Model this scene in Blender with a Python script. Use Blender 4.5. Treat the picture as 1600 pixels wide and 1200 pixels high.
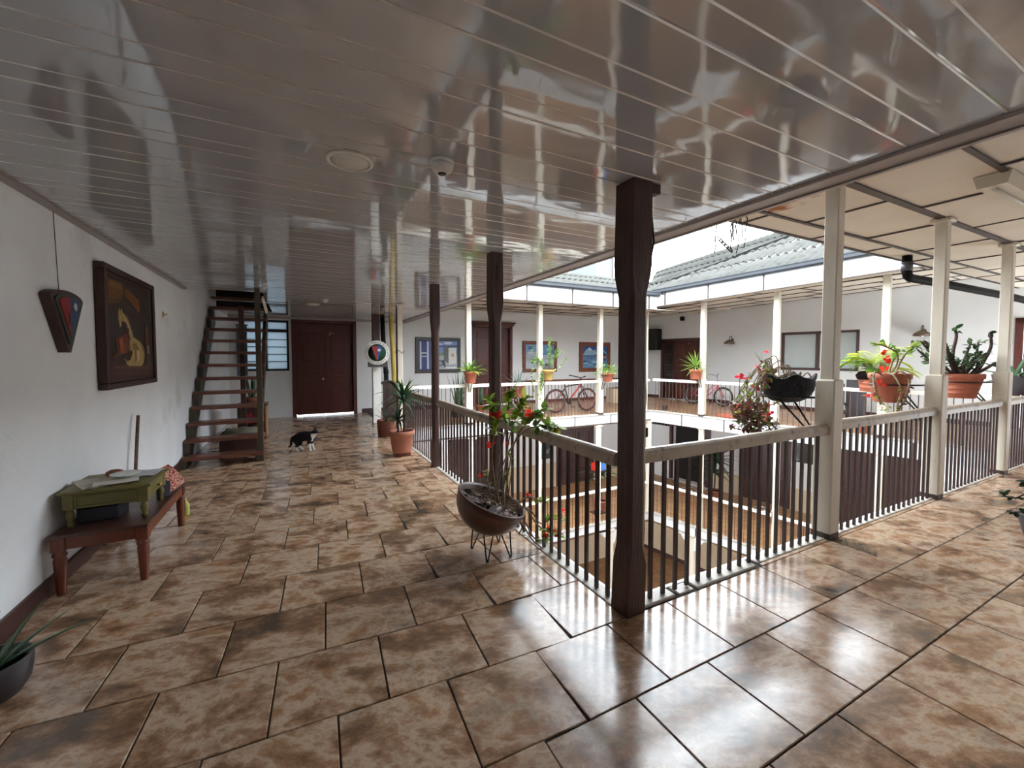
import bpy, math, random
from mathutils import Vector, Matrix, noise

sc = bpy.context.scene
for o in list(bpy.data.objects):
    bpy.data.objects.remove(o)
C = sc.collection
PI = math.pi
rad = math.radians

# ------------------------------------------------------------------ camera
cam = bpy.data.cameras.new('camera')
cam.sensor_fit = 'HORIZONTAL'
cam.sensor_width = 36.0
cam.lens = 36.0 * 650 / 1600
cam.shift_y = -13.8 / 1600
cam.clip_start = 0.05
cam.clip_end = 300
camo = bpy.data.objects.new('camera', cam)
C.objects.link(camo)
camo.location = (0, 0, 1.55)
camo.rotation_euler = (rad(90 - 2.43), 0, rad(-27.36))
sc.camera = camo

# ------------------------------------------------------------------ overcast sky
w = bpy.data.worlds.new('overcast_sky')
sc.world = w
w.use_nodes = True
nt = w.node_tree
nt.nodes.clear()
wo = nt.nodes.new('ShaderNodeOutputWorld')
wb = nt.nodes.new('ShaderNodeBackground')
wb.inputs[0].default_value = (0.86, 0.935, 1.0, 1)
wb.inputs[1].default_value = 5.0
nt.links.new(wb.outputs[0], wo.inputs[0])

# ------------------------------------------------------------------ exposure
sc.view_settings.view_transform = 'Standard'
sc.view_settings.look = 'None'
sc.view_settings.exposure = 1.6
sc.view_settings.gamma = 1.0
sc.view_settings.use_curve_mapping = False


# ------------------------------------------------------------------ helpers
def lin(r, g, b):
    return tuple(((c / 255) / 12.92 if c <= 10 else (((c / 255) + 0.055) / 1.055) ** 2.4) for c in (r, g, b))


def mat(name, col, rough=0.6, var=0.12, scale=6.0, bump=0.0, bscale=None, metal=0.0, spec=0.5,
        wear=None, stretch=(1, 1, 1), detail=4.0, vcol=False, coat=0.0, trans=0.0, leaf=0.0):
    """Principled material: base colour varied by noise, optional second wear colour, optional bump."""
    m = bpy.data.materials.new(name)
    m.use_nodes = True
    n = m.node_tree.nodes
    l = m.node_tree.links
    b = n['Principled BSDF']
    b.inputs['Roughness'].default_value = rough
    b.inputs['Metallic'].default_value = metal
    b.inputs['Specular IOR Level'].default_value = spec
    b.inputs['Coat Weight'].default_value = coat
    b.inputs['Transmission Weight'].default_value = trans
    tc = n.new('ShaderNodeTexCoord')
    mp = n.new('ShaderNodeMapping')
    mp.inputs['Scale'].default_value = stretch
    l.new(tc.outputs['Object'], mp.inputs[0])
    oi = n.new('ShaderNodeObjectInfo')
    ad = n.new('ShaderNodeVectorMath')
    ad.operation = 'MULTIPLY_ADD'
    ad.inputs[1].default_value = (17.0, 11.0, 7.0)
    l.new(oi.outputs['Random'], ad.inputs[0])
    l.new(mp.outputs[0], ad.inputs[2])
    nz = n.new('ShaderNodeTexNoise')
    nz.inputs['Scale'].default_value = scale
    nz.inputs['Detail'].default_value = detail
    l.new(ad.outputs[0], nz.inputs['Vector'])
    rp = n.new('ShaderNodeValToRGB')
    e = rp.color_ramp.elements
    e[0].position = 0.3
    e[1].position = 0.7
    if vcol:
        at = n.new('ShaderNodeAttribute')
        at.attribute_name = 'Col'
        e[0].color = (1 - var, 1 - var, 1 - var, 1)
        e[1].color = (1, 1, 1, 1)
        mx = n.new('ShaderNodeMix')
        mx.data_type = 'RGBA'
        mx.blend_type = 'MULTIPLY'
        mx.inputs['Factor'].default_value = 1
        l.new(at.outputs['Color'], mx.inputs['A'])
        l.new(rp.outputs[0], mx.inputs['B'])
        out = mx.outputs['Result']
    else:
        e[0].color = tuple(c * (1 - var) for c in col) + (1,)
        e[1].color = tuple(min(1, c * (1 + var)) for c in col) + (1,)
        out = rp.outputs[0]
    l.new(nz.outputs['Fac'], rp.inputs[0])
    if wear:
        wc, lo, hi, ws = wear
        n2 = n.new('ShaderNodeTexNoise')
        n2.inputs['Scale'].default_value = ws
        n2.inputs['Detail'].default_value = 8
        n2.inputs['Roughness'].default_value = 0.65
        l.new(ad.outputs[0], n2.inputs['Vector'])
        mr = n.new('ShaderNodeMapRange')
        mr.inputs['From Min'].default_value = lo
        mr.inputs['From Max'].default_value = hi
        l.new(n2.outputs['Fac'], mr.inputs['Value'])
        m2 = n.new('ShaderNodeMix')
        m2.data_type = 'RGBA'
        m2.inputs['B'].default_value = tuple(wc) + (1,)
        l.new(mr.outputs[0], m2.inputs['Factor'])
        l.new(out, m2.inputs['A'])
        out = m2.outputs['Result']
    l.new(out, b.inputs['Base Color'])
    if leaf:
        tl = n.new('ShaderNodeBsdfTranslucent')
        ms = n.new('ShaderNodeMixShader')
        ms.inputs[0].default_value = leaf
        l.new(out, tl.inputs[0])
        l.new(b.outputs[0], ms.inputs[1])
        l.new(tl.outputs[0], ms.inputs[2])
        l.new(ms.outputs[0], n['Material Output'].inputs[0])
    if bump:
        nb = n.new('ShaderNodeTexNoise')
        nb.inputs['Scale'].default_value = bscale or scale * 4
        nb.inputs['Detail'].default_value = 3
        l.new(ad.outputs[0], nb.inputs['Vector'])
        bp = n.new('ShaderNodeBump')
        bp.inputs['Strength'].default_value = bump
        bp.inputs['Distance'].default_value = 0.01
        l.new(nb.outputs['Fac'], bp.inputs['Height'])
        l.new(bp.outputs[0], b.inputs['Normal'])
    return m


class MB:
    """collects verts and faces; build() links them as one mesh object"""

    def __init__(s):
        s.v = []
        s.f = []
        s.c = []
        s.sm = set()

    def add(s, vs, fs, smooth=False, col=None):
        k = len(s.v)
        s.v += [tuple(p) for p in vs]
        for f in fs:
            if smooth:
                s.sm.add(len(s.f))
            s.f.append([i + k for i in f])
            s.c.append(col)
        return s

    def box(s, a, b, col=None):
        x0, y0, z0 = a
        x1, y1, z1 = b
        return s.add([(x0, y0, z0), (x1, y0, z0), (x1, y1, z0), (x0, y1, z0),
                      (x0, y0, z1), (x1, y0, z1), (x1, y1, z1), (x0, y1, z1)],
                     [(0, 3, 2, 1), (4, 5, 6, 7), (0, 1, 5, 4), (1, 2, 6, 5), (2, 3, 7, 6), (3, 0, 4, 7)], col=col)

    def bbox(s, a, b, c=0.005):
        """box with chamfered edges"""
        x0, y0, z0 = a
        x1, y1, z1 = b
        vs = []
        rings = [(z0, c), (z0 + c, 0), (z1 - c, 0), (z1, c)]
        for z, i in rings:
            for (x, y) in ((x0 + c, y0), (x1 - c, y0), (x1, y0 + c), (x1, y1 - c), (x1 - c, y1), (x0 + c, y1), (x0, y1 - c), (x0, y0 + c)):
                xx = min(max(x, x0 + i), x1 - i)
                yy = min(max(y, y0 + i), y1 - i)
                vs.append((xx, yy, z))
        fs = [tuple(range(7, -1, -1)), tuple(24 + i for i in range(8))]
        for r in range(3):
            for i in range(8):
                j = (i + 1) % 8
                fs.append((r * 8 + i, r * 8 + j, r * 8 + 8 + j, r * 8 + 8 + i))
        return s.add(vs, fs)

    def bar(s, p, q, wx, wy, up=(0, 0, 1)):
        """rectangular bar from p to q"""
        p = Vector(p)
        q = Vector(q)
        d = (q - p).normalized()
        u = Vector(up)
        if abs(d.dot(u)) > 0.98:
            u = Vector((1, 0, 0))
        a = d.cross(u).normalized() * wx / 2
        b = a.cross(d).normalized() * wy / 2
        vs = [p - a - b, p + a - b, p + a + b, p - a + b, q - a - b, q + a - b, q + a + b, q - a + b]
        return s.add(vs, [(0, 3, 2, 1), (4, 5, 6, 7), (0, 1, 5, 4), (1, 2, 6, 5), (2, 3, 7, 6), (3, 0, 4, 7)])

    def tube(s, pts, r, n=6, cap=True, smooth=True, closed=False, col=None):
        P = [Vector(p) for p in pts]
        N = len(P)
        R = [r] * N if not isinstance(r, (list, tuple)) else list(r)
        vs = []
        t0 = None
        for i in range(N):
            if closed:
                d = P[(i + 1) % N] - P[i - 1]
            else:
                d = P[min(i + 1, N - 1)] - P[max(i - 1, 0)]
            d = d.normalized() if d.length > 1e-9 else Vector((0, 0, 1))
            if t0 is None:
                a = d.cross(Vector((0, 0, 1)))
                if a.length < 0.05:
                    a = d.cross(Vector((1, 0, 0)))
            else:
                a = t0 - d * t0.dot(d)
                if a.length < 1e-6:
                    a = d.cross(Vector((0.3, 0.7, 0.2)))
            a.normalize()
            t0 = a
            b = d.cross(a)
            for k in range(n):
                th = 2 * PI * k / n
                vs.append(P[i] + (a * math.cos(th) + b * math.sin(th)) * R[i])
        fs = []
        for i in range(N if closed else N - 1):
            j = (i + 1) % N
            for k in range(n):
                k2 = (k + 1) % n
                fs.append((i * n + k, i * n + k2, j * n + k2, j * n + k))
        s.add(vs, fs, smooth, col)
        if cap and not closed:
            b0 = len(s.v) - len(vs)
            s.f.append([b0 + k for k in range(n)][::-1])
            s.c.append(col)
            s.f.append([b0 + (N - 1) * n + k for k in range(n)])
            s.c.append(col)
        return s

    def lathe(s, prof, c=(0, 0, 0), n=20, smooth=True, M=None, col=None):
        vs = []
        for (r, z) in prof:
            for k in range(n):
                th = 2 * PI * k / n
                p = Vector((r * math.cos(th), r * math.sin(th), z))
                if M is not None:
                    p = M @ p
                vs.append(p + Vector(c))
        fs = []
        for i in range(len(prof) - 1):
            for k in range(n):
                k2 = (k + 1) % n
                fs.append((i * n + k, i * n + k2, (i + 1) * n + k2, (i + 1) * n + k))
        s.add(vs, fs, smooth, col)
        b0 = len(s.v) - len(vs)
        if prof[0][0] > 1e-6:
            s.f.append([b0 + k for k in range(n)][::-1])
            s.c.append(col)
        if prof[-1][0] > 1e-6:
            s.f.append([b0 + (len(prof) - 1) * n + k for k in range(n)])
            s.c.append(col)
        return s

    def prism(s, poly, f0, f1, col=None):
        """poly: 2D points; f0/f1 map (a,b) to 3D front / back"""
        n = len(poly)
        vs = [f0(*p) for p in poly] + [f1(*p) for p in poly]
        fs = [tuple(range(n)), tuple(range(2 * n - 1, n - 1, -1))]
        for i in range(n):
            j = (i + 1) % n
            fs.append((i, i + n, j + n, j))
        return s.add(vs, fs, col=col)

    def quad(s, *p, col=None):
        return s.add(p, [tuple(range(len(p)))], col=col)

    def strip(s, cen, wid, side, fold=0.25, col=None):
        """leaf blade along centre points; side = sideways unit vectors; fold lowers the midrib"""
        vs = []
        for p, wd, sd in zip(cen, wid, side):
            p = Vector(p)
            sd = Vector(sd)
            vs += [p - sd * wd / 2 + Vector((0, 0, wd * fold)), p, p + sd * wd / 2 + Vector((0, 0, wd * fold))]
        fs = []
        for i in range(len(cen) - 1):
            for k in (0, 1):
                fs.append((i * 3 + k, i * 3 + k + 1, i * 3 + k + 4, i * 3 + k + 3))
        return s.add(vs, fs, True, col)

    def oval(s, p, d, up, L, W, col=None):
        """small oval leaf from p along d"""
        p = Vector(p)
        d = Vector(d).normalized()
        sd = d.cross(Vector(up))
        if sd.length < 1e-3:
            sd = d.cross(Vector((1, 0, 0)))
        sd.normalize()
        nn = sd.cross(d)
        vs = [p, p + d * L * .35 - sd * W * .5 + nn * W * .12, p + d * L * .35 + sd * W * .5 + nn * W * .12,
              p + d * L * .75 - sd * W * .38 + nn * W * .05, p + d * L * .75 + sd * W * .38 + nn * W * .05, p + d * L - nn * W * .1,
              p + d * L * .35, p + d * L * .75]
        return s.add(vs, [(0, 1, 6), (0, 6, 2), (1, 3, 7, 6), (6, 7, 4, 2), (3, 5, 7), (7, 5, 4)], True, col)

    def mesh(s, name):
        me = bpy.data.meshes.new(name)
        me.from_pydata(s.v, [], s.f)
        if s.sm:
            me.polygons.foreach_set('use_smooth', [i in s.sm for i in range(len(s.f))])
        if any(c is not None for c in s.c):
            ca = me.color_attributes.new('Col', 'FLOAT_COLOR', 'CORNER')
            k = 0
            for i, p in enumerate(me.polygons):
                c = s.c[i] or (1, 1, 1)
                for _ in p.loop_indices:
                    ca.data[k].color = tuple(c) + (1,)
                    k += 1
        me.update()
        return me

    def build(s, name, m, parent=None, loc=None, rz=None, kind=None):
        me = s.mesh(name)
        me.materials.append(m)
        return inst(name, me, parent, loc, rz, kind)


def inst(name, me, parent=None, loc=None, rz=None, kind=None):
    o = bpy.data.objects.new(name, me)
    C.objects.link(o)
    if parent is not None:
        o.parent = parent
    if loc is not None:
        o.location = loc
    if rz is not None:
        o.rotation_euler = (0, 0, rz)
    if kind:
        o['kind'] = kind
    return o


def thing(name, label, cat, loc=(0, 0, 0), rz=0.0, group=None):
    o = bpy.data.objects.new(name, None)
    o.empty_display_size = 0.1
    C.objects.link(o)
    o.location = loc
    o.rotation_euler = (0, 0, rz)
    return tag(o, label, cat, group)


def tag(o, label, cat, group=None):
    o['label'] = label
    o['category'] = cat
    if group:
        o['group'] = group
    return o


def struct(name, label=None, loc=(0, 0, 0), rz=0.0):
    """an Empty for a piece of the setting that carries parts"""
    o = bpy.data.objects.new(name, None)
    C.objects.link(o)
    o.location = loc
    o.rotation_euler = (0, 0, rz)
    o['kind'] = 'structure'
    if label:
        o['label'] = label
    return o


# ------------------------------------------------------------------ frames of the two far galleries
class Fr:
    def __init__(s, o, a):
        s.o = Vector(o)
        s.a = a
        s.ux = Vector((math.cos(a), math.sin(a), 0))
        s.vy = Vector((-math.sin(a), math.cos(a), 0))

    def p(s, u, v, z=0):
        return s.o + s.ux * u + s.vy * v + Vector((0, 0, z))


FA = Fr((0, 8.95, 0), 0.0)                               # far gallery: u = X, railing line at v = 0
RG = Fr((9.25, 9.0, 0), math.atan2(-1, .158))            # right gallery: u towards the viewer, v outwards
DV = 12.25 - 8.95                                        # depth of far gallery
RV = 3.55                                                # depth of right gallery
ZC = 2.57                                                # panelled ceiling
ZL = -3.02                                               # storey below
ZG = -6.1                                                # courtyard ground

# ------------------------------------------------------------------ materials
m_wall = mat('white_plaster', lin(240, 243, 246), 0.75, 0.05, 1.6, 0.25, 30, wear=(lin(190, 186, 180), .6, .9, 1.1))
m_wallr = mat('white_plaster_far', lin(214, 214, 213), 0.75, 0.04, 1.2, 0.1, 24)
m_tan = mat('tan_plaster', lin(196, 178, 152), 0.75, 0.07, 1.5, 0.1, 20)
m_cream = mat('cream_board', lin(212, 202, 186), 0.7, 0.05, 2.0)
m_batten = mat('dark_brown_batten', lin(58, 42, 38), 0.5, 0.15, 9)
m_dkwood = mat('dark_brown_wood', lin(62, 36, 30), 0.45, 0.3, 7, 0.4, 20, stretch=(6, 6, .8), wear=(lin(34, 22, 22), .5, .75, 5))
m_post = mat('dark_painted_post', lin(66, 42, 36), 0.42, 0.3, 5, 0.5, 16, stretch=(5, 5, .7), wear=(lin(120, 84, 60), .69, .74, 12))
m_door = mat('mahogany_door', lin(82, 38, 32), 0.33, 0.22, 7, 0.15, 30, stretch=(5, 5, .6))
m_doord = mat('dark_door', lin(66, 38, 34), 0.4, 0.2, 7, 0.15, 30, stretch=(5, 5, .6))
m_white = mat('white_paint', lin(236, 234, 226), 0.5, 0.05, 3, 0.15, 30, wear=(lin(176, 160, 138), .63, .8, 7))
m_whitep = mat('white_post_paint', lin(208, 199, 182), 0.5, 0.05, 3, 0.2, 30, stretch=(3, 3, .8), wear=(lin(156, 140, 122), .62, .82, 8))
m_fascia = mat('white_fascia', lin(206, 208, 209), 0.45, 0.03, 3)
m_rail = mat('worn_handrail', lin(172, 158, 142), 0.38, 0.14, 6, 0.3, 30, wear=(lin(92, 72, 58), .55, .70, 9))
m_railw = mat('white_handrail', lin(236, 230, 216), 0.45, 0.05, 6)
m_balu = mat('dark_baluster', lin(50, 28, 24), 0.45, 0.2, 9)
m_balt = mat('tan_baluster', lin(84, 58, 48), 0.5, 0.25, 9)
m_black = mat('black_metal', lin(20, 19, 20), 0.4, 0.1, 8)
m_blackp = mat('black_plastic', lin(15, 15, 17), 0.5, 0.08, 8, spec=0.25)
m_terra = mat('terracotta', lin(160, 88, 64), 0.7, 0.12, 6, 0.1, 40, wear=(lin(186, 130, 106), .6, .8, 6))
m_terrap = mat('pale_terracotta', lin(184, 122, 100), 0.75, 0.08, 6, 0.1, 40)
m_terrad = mat('terracotta_dark', lin(130, 74, 56), 0.7, 0.15, 6, 0.1, 40)
m_soil = mat('soil', lin(28, 22, 19), 1.0, 0.4, 40, 0.8, 90, spec=0.05)
m_steel = mat('steel', lin(170, 172, 174), 0.3, 0.05, 8, metal=1.0)
m_brass = mat('brass', lin(196, 168, 108), 0.3, 0.05, 8, metal=0.9)
m_gutter = mat('blue_grey_gutter', lin(36, 41, 48), 0.55, 0.12, 3)
m_roof = mat('grey_corrugated_roof', lin(66, 66, 63), 0.85, 0.12, 2.2, spec=0.1, wear=(lin(46, 46, 44), .52, .72, 3.0))
m_roofd = mat('weathered_roof', lin(50, 50, 47), 0.85, 0.15, 2.2, spec=0.1, wear=(lin(36, 36, 34), .45, .7, 5.0))
m_olive = mat('olive_green_paint', lin(112, 104, 52), 0.45, 0.12, 4, 0.1, 30, stretch=(1, 4, 4), wear=(lin(78, 66, 34), .6, .8, 7))
m_bench = mat('red_brown_bench', lin(112, 55, 36), 0.32, 0.2, 5, 0.15, 30, stretch=(5, 1, 5), wear=(lin(74, 38, 28), .55, .8, 5))
m_benchtop = mat('worn_bench_top', lin(78, 48, 38), 0.3, 0.2, 5, 0.15, 30, stretch=(5, 1, 5), wear=(lin(120, 92, 78), .58, .7, 5))
m_step = mat('stair_wood', lin(112, 68, 54), 0.35, 0.25, 5, 0.2, 30, stretch=(1, 6, 6), wear=(lin(48, 36, 32), .55, .8, 4))
m_stairolive = mat('stair_olive_paint', lin(66, 60, 44), 0.45, 0.15, 5, stretch=(4, 4, 1))
m_paint = mat('painted_colours', (1, 1, 1), 0.5, 0.3, 30, vcol=True)
m_print = mat('printed_colours', (1, 1, 1), 0.45, 0.06, 20, vcol=True)
m_fur = mat('cat_fur', (1, 1, 1), 0.8, 0.2, 60, 0.3, 160, vcol=True, spec=0.25)
m_fabric = mat('fabric_colours', (1, 1, 1), 0.9, 0.1, 60, vcol=True)
m_paper = mat('paper', lin(226, 222, 214), 0.7, 0.05, 8, wear=(lin(170, 160, 146), .6, .8, 6))
m_newsp = mat('newspaper', lin(190, 182, 164), 0.75, 0.08, 10, wear=(lin(112, 104, 92), .55, .7, 14))
m_plastic = mat('translucent_plastic', lin(226, 230, 226), 0.3, 0.03, 8)
m_greenA = mat('leaf_green', lin(92, 128, 58), 0.45, 0.35, 8, spec=0.4, leaf=0.5)
m_greenD = mat('leaf_dark_green', lin(44, 74, 46), 0.4, 0.35, 8, spec=0.45)
m_greenL = mat('leaf_yellow_green', lin(190, 204, 78), 0.5, 0.25, 8, leaf=0.5)
m_greenY = mat('leaf_yucca', lin(134, 164, 76), 0.45, 0.3, 8, leaf=0.5)
m_aloe = mat('aloe_leaf', lin(92, 122, 92), 0.45, 0.2, 8)
m_leafm = mat('mixed_foliage', (1, 1, 1), 0.45, 0.35, 14, vcol=True, leaf=0.5)
m_stem = mat('thorny_stem', lin(142, 122, 100), 0.8, 0.3, 20, 0.5, 60)
m_stemd = mat('brown_stem', lin(66, 50, 42), 0.8, 0.3, 20, 0.5, 60)
m_red = mat('red_petal', lin(226, 62, 44), 0.55, 0.2, 12, leaf=0.5)
m_pink = mat('pink_red_petal', lin(222, 50, 72), 0.55, 0.2, 12, leaf=0.5)
m_bowl = mat('rusty_bowl', lin(86, 58, 50), 0.35, 0.2, 5, 0.15, 30, wear=(lin(142, 70, 52), .56, .7, 6))
m_slate = mat('dark_grey_pot', lin(66, 62, 66), 0.4, 0.1, 6)
m_curb = mat('white_curb', lin(176, 169, 160), 0.55, 0.06, 5, 0.2, 30, wear=(lin(150, 140, 130), .6, .75, 8))
m_blackin = mat('dark_interior', lin(22, 19, 18), 0.8, 0.1, 4)
m_offw = mat('off_white_plastic', lin(216, 212, 202), 0.4, 0.03, 8)
m_lens = mat('dark_lens', lin(40, 34, 28), 0.1, 0.05, 8)
m_yellow = mat('yellow_pipe', lin(206, 180, 92), 0.35, 0.08, 5)
m_lamp = mat('bronze_lamp', lin(96, 78, 62), 0.4, 0.3, 10)
m_dado = mat('brown_dado', lin(110, 62, 44), 0.5, 0.15, 6)
m_base = mat('brown_baseboard', lin(72, 46, 42), 0.4, 0.15, 6)
m_curtain = mat('grey_curtain', lin(190, 194, 192), 0.85, 0.05, 4)
m_cloudw = mat('building_white', lin(104, 106, 108), 0.6, 0.03, 3)


def glassmat(name, col, rough, alpha):
    m = bpy.data.materials.new(name)
    m.use_nodes = True
    n = m.node_tree.nodes
    l = m.node_tree.links
    b = n['Principled BSDF']
    out = n['Material Output']
    b.inputs['Base Color'].default_value = tuple(col) + (1,)
    b.inputs['Roughness'].default_value = rough
    tr = n.new('ShaderNodeBsdfTransparent')
    tl = n.new('ShaderNodeBsdfTranslucent')
    tl.inputs[0].default_value = tuple(col) + (1,)
    mx = n.new('ShaderNodeMixShader')
    mx.inputs[0].default_value = alpha
    nz = n.new('ShaderNodeTexNoise')
    nz.inputs['Scale'].default_value = 40
    l.new((tl if alpha > 0.5 else tr).outputs[0], mx.inputs[1])
    l.new(b.outputs[0], mx.inputs[2])
    if alpha > 0.5:
        mx.inputs[0].default_value = 0.35
        bp = n.new('ShaderNodeBump')
        bp.inputs['Strength'].default_value = 0.5
        l.new(nz.outputs['Fac'], bp.inputs['Height'])
        l.new(bp.outputs[0], b.inputs['Normal'])
        l.new(bp.outputs[0], tl.inputs['Normal'])
    l.new(mx.outputs[0], out.inputs[0])
    return m


m_frost = glassmat('frosted_glass', (0.24, 0.27, 0.29), 0.3, 0.8)
m_glass = glassmat('clear_glass', (0.75, 0.8, 0.8), 0.05, 0.35)


def stain_material():
    m = mat('cream_board_stained', lin(212, 202, 186), 0.7, 0.05, 2.0)
    n = m.node_tree.nodes
    l = m.node_tree.links
    b = n['Principled BSDF']
    src = b.inputs['Base Color'].links[0].from_socket
    tc = n.new('ShaderNodeTexCoord')
    nz = n.new('ShaderNodeTexNoise')
    nz.inputs['Scale'].default_value = 7
    nz.inputs['Detail'].default_value = 6
    l.new(tc.outputs['Object'], nz.inputs['Vector'])
    vm = n.new('ShaderNodeVectorMath')
    vm.operation = 'DISTANCE'
    vm.inputs[1].default_value = (4.22, .66, 3.05)
    l.new(tc.outputs['Object'], vm.inputs[0])
    mr = n.new('ShaderNodeMapRange')
    mr.inputs['From Min'].default_value = 0.05
    mr.inputs['From Max'].default_value = 0.5
    mr.inputs['To Min'].default_value = 0.22
    mr.inputs['To Max'].default_value = -0.2
    l.new(vm.outputs['Value'], mr.inputs['Value'])
    ad = n.new('ShaderNodeMath')
    l.new(mr.outputs[0], ad.inputs[0])
    l.new(nz.outputs['Fac'], ad.inputs[1])
    rp = n.new('ShaderNodeValToRGB')
    e = rp.color_ramp.elements
    e[0].position, e[0].color = .48, (0, 0, 0, 1)
    e[1].position, e[1].color = .70, (1, 1, 1, 1)
    l.new(ad.outputs[0], rp.inputs[0])
    mx = n.new('ShaderNodeMix')
    mx.data_type = 'RGBA'
    mx.inputs['B'].default_value = lin(150, 86, 26) + (1,)
    l.new(rp.outputs[0], mx.inputs['Factor'])
    l.new(src, mx.inputs['A'])
    l.new(mx.outputs['Result'], b.inputs['Base Color'])
    return m


m_creamst = stain_material()


def tile_material():
    m = bpy.data.materials.new('brown_mottled_tile')
    m.use_nodes = True
    n = m.node_tree.nodes
    l = m.node_tree.links
    b = n['Principled BSDF']
    tc = n.new('ShaderNodeTexCoord')
    oi = n.new('ShaderNodeObjectInfo')
    ad = n.new('ShaderNodeVectorMath')
    ad.operation = 'MULTIPLY_ADD'
    ad.inputs[1].default_value = (37, 53, 19)
    l.new(oi.outputs['Random'], ad.inputs[0])
    rot = n.new('ShaderNodeVectorRotate')
    rot.rotation_type = 'Z_AXIS'
    rot.inputs['Angle'].default_value = 0.35
    l.new(tc.outputs['Object'], rot.inputs['Vector'])
    mp = n.new('ShaderNodeMapping')
    mp.inputs['Scale'].default_value = (0.85, 1.25, 1)
    l.new(rot.outputs[0], mp.inputs[0])
    l.new(mp.outputs[0], ad.inputs[2])

    def nz(sc_, det, dist=0.0, ro=0.6):
        t = n.new('ShaderNodeTexNoise')
        t.inputs['Scale'].default_value = sc_
        t.inputs['Detail'].default_value = det
        t.inputs['Distortion'].default_value = dist
        t.inputs['Roughness'].default_value = ro
        l.new(ad.outputs[0], t.inputs['Vector'])
        return t.outputs['Fac']
    r1 = n.new('ShaderNodeValToRGB')
    cr = r1.color_ramp
    cols = [(0.34, lin(88, 72, 58)), (0.43, lin(136, 104, 78)), (0.48, lin(170, 134, 106)), (0.53, lin(200, 176, 152)), (0.585, lin(172, 132, 100)), (0.67, lin(124, 90, 64))]
    cr.elements[0].position, cr.elements[0].color = cols[0][0], cols[0][1] + (1,)
    cr.elements[1].position, cr.elements[1].color = cols[-1][0], cols[-1][1] + (1,)
    for p, c in cols[1:-1]:
        e = cr.elements.new(p)
        e.color = c + (1,)
    l.new(nz(2.6, 14, 0.2, 0.70), r1.inputs[0])
    # grey-black clouds
    mr = n.new('ShaderNodeMapRange')
    mr.inputs['From Min'].default_value = 0.52
    mr.inputs['From Max'].default_value = 0.64
    mr.inputs['To Max'].default_value = 0.5
    l.new(nz(2.3, 14, 0.12, 0.78), mr.inputs['Value'])
    m1 = n.new('ShaderNodeMix')
    m1.data_type = 'RGBA'
    m1.inputs['B'].default_value = lin(62, 58, 56) + (1,)
    l.new(mr.outputs[0], m1.inputs['Factor'])
    l.new(r1.outputs[0], m1.inputs['A'])
    # rusty veins
    mr2 = n.new('ShaderNodeMapRange')
    mr2.inputs['From Min'].default_value = 0.55
    mr2.inputs['From Max'].default_value = 0.72
    mr2.inputs['To Max'].default_value = 0.55
    l.new(nz(5.0, 10, 0.4, 0.72), mr2.inputs['Value'])
    m2 = n.new('ShaderNodeMix')
    m2.data_type = 'RGBA'
    m2.inputs['B'].default_value = lin(146, 106, 78) + (1,)
    l.new(mr2.outputs[0], m2.inputs['Factor'])
    l.new(m1.outputs['Result'], m2.inputs['A'])
    l.new(m2.outputs['Result'], b.inputs['Base Color'])
    mr3 = n.new('ShaderNodeMapRange')
    mr3.inputs['To Min'].default_value = 0.10
    mr3.inputs['To Max'].default_value = 0.26
    l.new(nz(9, 5), mr3.inputs['Value'])
    l.new(mr3.outputs[0], b.inputs['Roughness'])
    b.inputs['IOR'].default_value = 1.72
    bp = n.new('ShaderNodeBump')
    bp.inputs['Strength'].default_value = 0.08
    bp.inputs['Distance'].default_value = 0.006
    l.new(nz(14, 6), bp.inputs['Height'])
    l.new(bp.outputs[0], b.inputs['Normal'])
    return m


m_tile = tile_material()


def tilefloor_material(name, c1, c2, cm, sx, sy):
    m = bpy.data.materials.new(name)
    m.use_nodes = True
    n = m.node_tree.nodes
    l = m.node_tree.links
    b = n['Principled BSDF']
    b.inputs['Roughness'].default_value = 0.4
    tc = n.new('ShaderNodeTexCoord')
    br = n.new('ShaderNodeTexBrick')
    br.inputs['Scale'].default_value = 1.0
    br.inputs['Brick Width'].default_value = sx
    br.inputs['Row Height'].default_value = sy
    br.inputs['Mortar Size'].default_value = 0.008
    br.inputs['Color1'].default_value = c1 + (1,)
    br.inputs['Color2'].default_value = c2 + (1,)
    br.inputs['Mortar'].default_value = cm + (1,)
    l.new(tc.outputs['Object'], br.inputs['Vector'])
    nz = n.new('ShaderNodeTexNoise')
    nz.inputs['Scale'].default_value = 3
    nz.inputs['Detail'].default_value = 6
    l.new(tc.outputs['Object'], nz.inputs['Vector'])
    mr = n.new('ShaderNodeMapRange')
    mr.inputs['To Min'].default_value = 0.6
    mr.inputs['To Max'].default_value = 1.3
    l.new(nz.outputs['Fac'], mr.inputs['Value'])
    mx = n.new('ShaderNodeMix')
    mx.data_type = 'RGBA'
    mx.blend_type = 'MULTIPLY'
    mx.inputs['Factor'].default_value = 1
    l.new(br.outputs['Color'], mx.inputs['A'])
    l.new(mr.outputs[0], mx.inputs['B'])
    l.new(mx.outputs['Result'], b.inputs['Base Color'])
    return m


m_galfl = tilefloor_material('gallery_tiles', lin(176, 140, 108), lin(150, 114, 86), lin(96, 76, 62), .48, .46)
m_lowfl = tilefloor_material('lower_gallery_tiles', lin(182, 140, 98), lin(166, 124, 86), lin(110, 84, 62), .3, .3)
m_ground = tilefloor_material('courtyard_tiles', lin(166, 126, 84), lin(150, 112, 74), lin(96, 72, 50), .3, .3)


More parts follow.
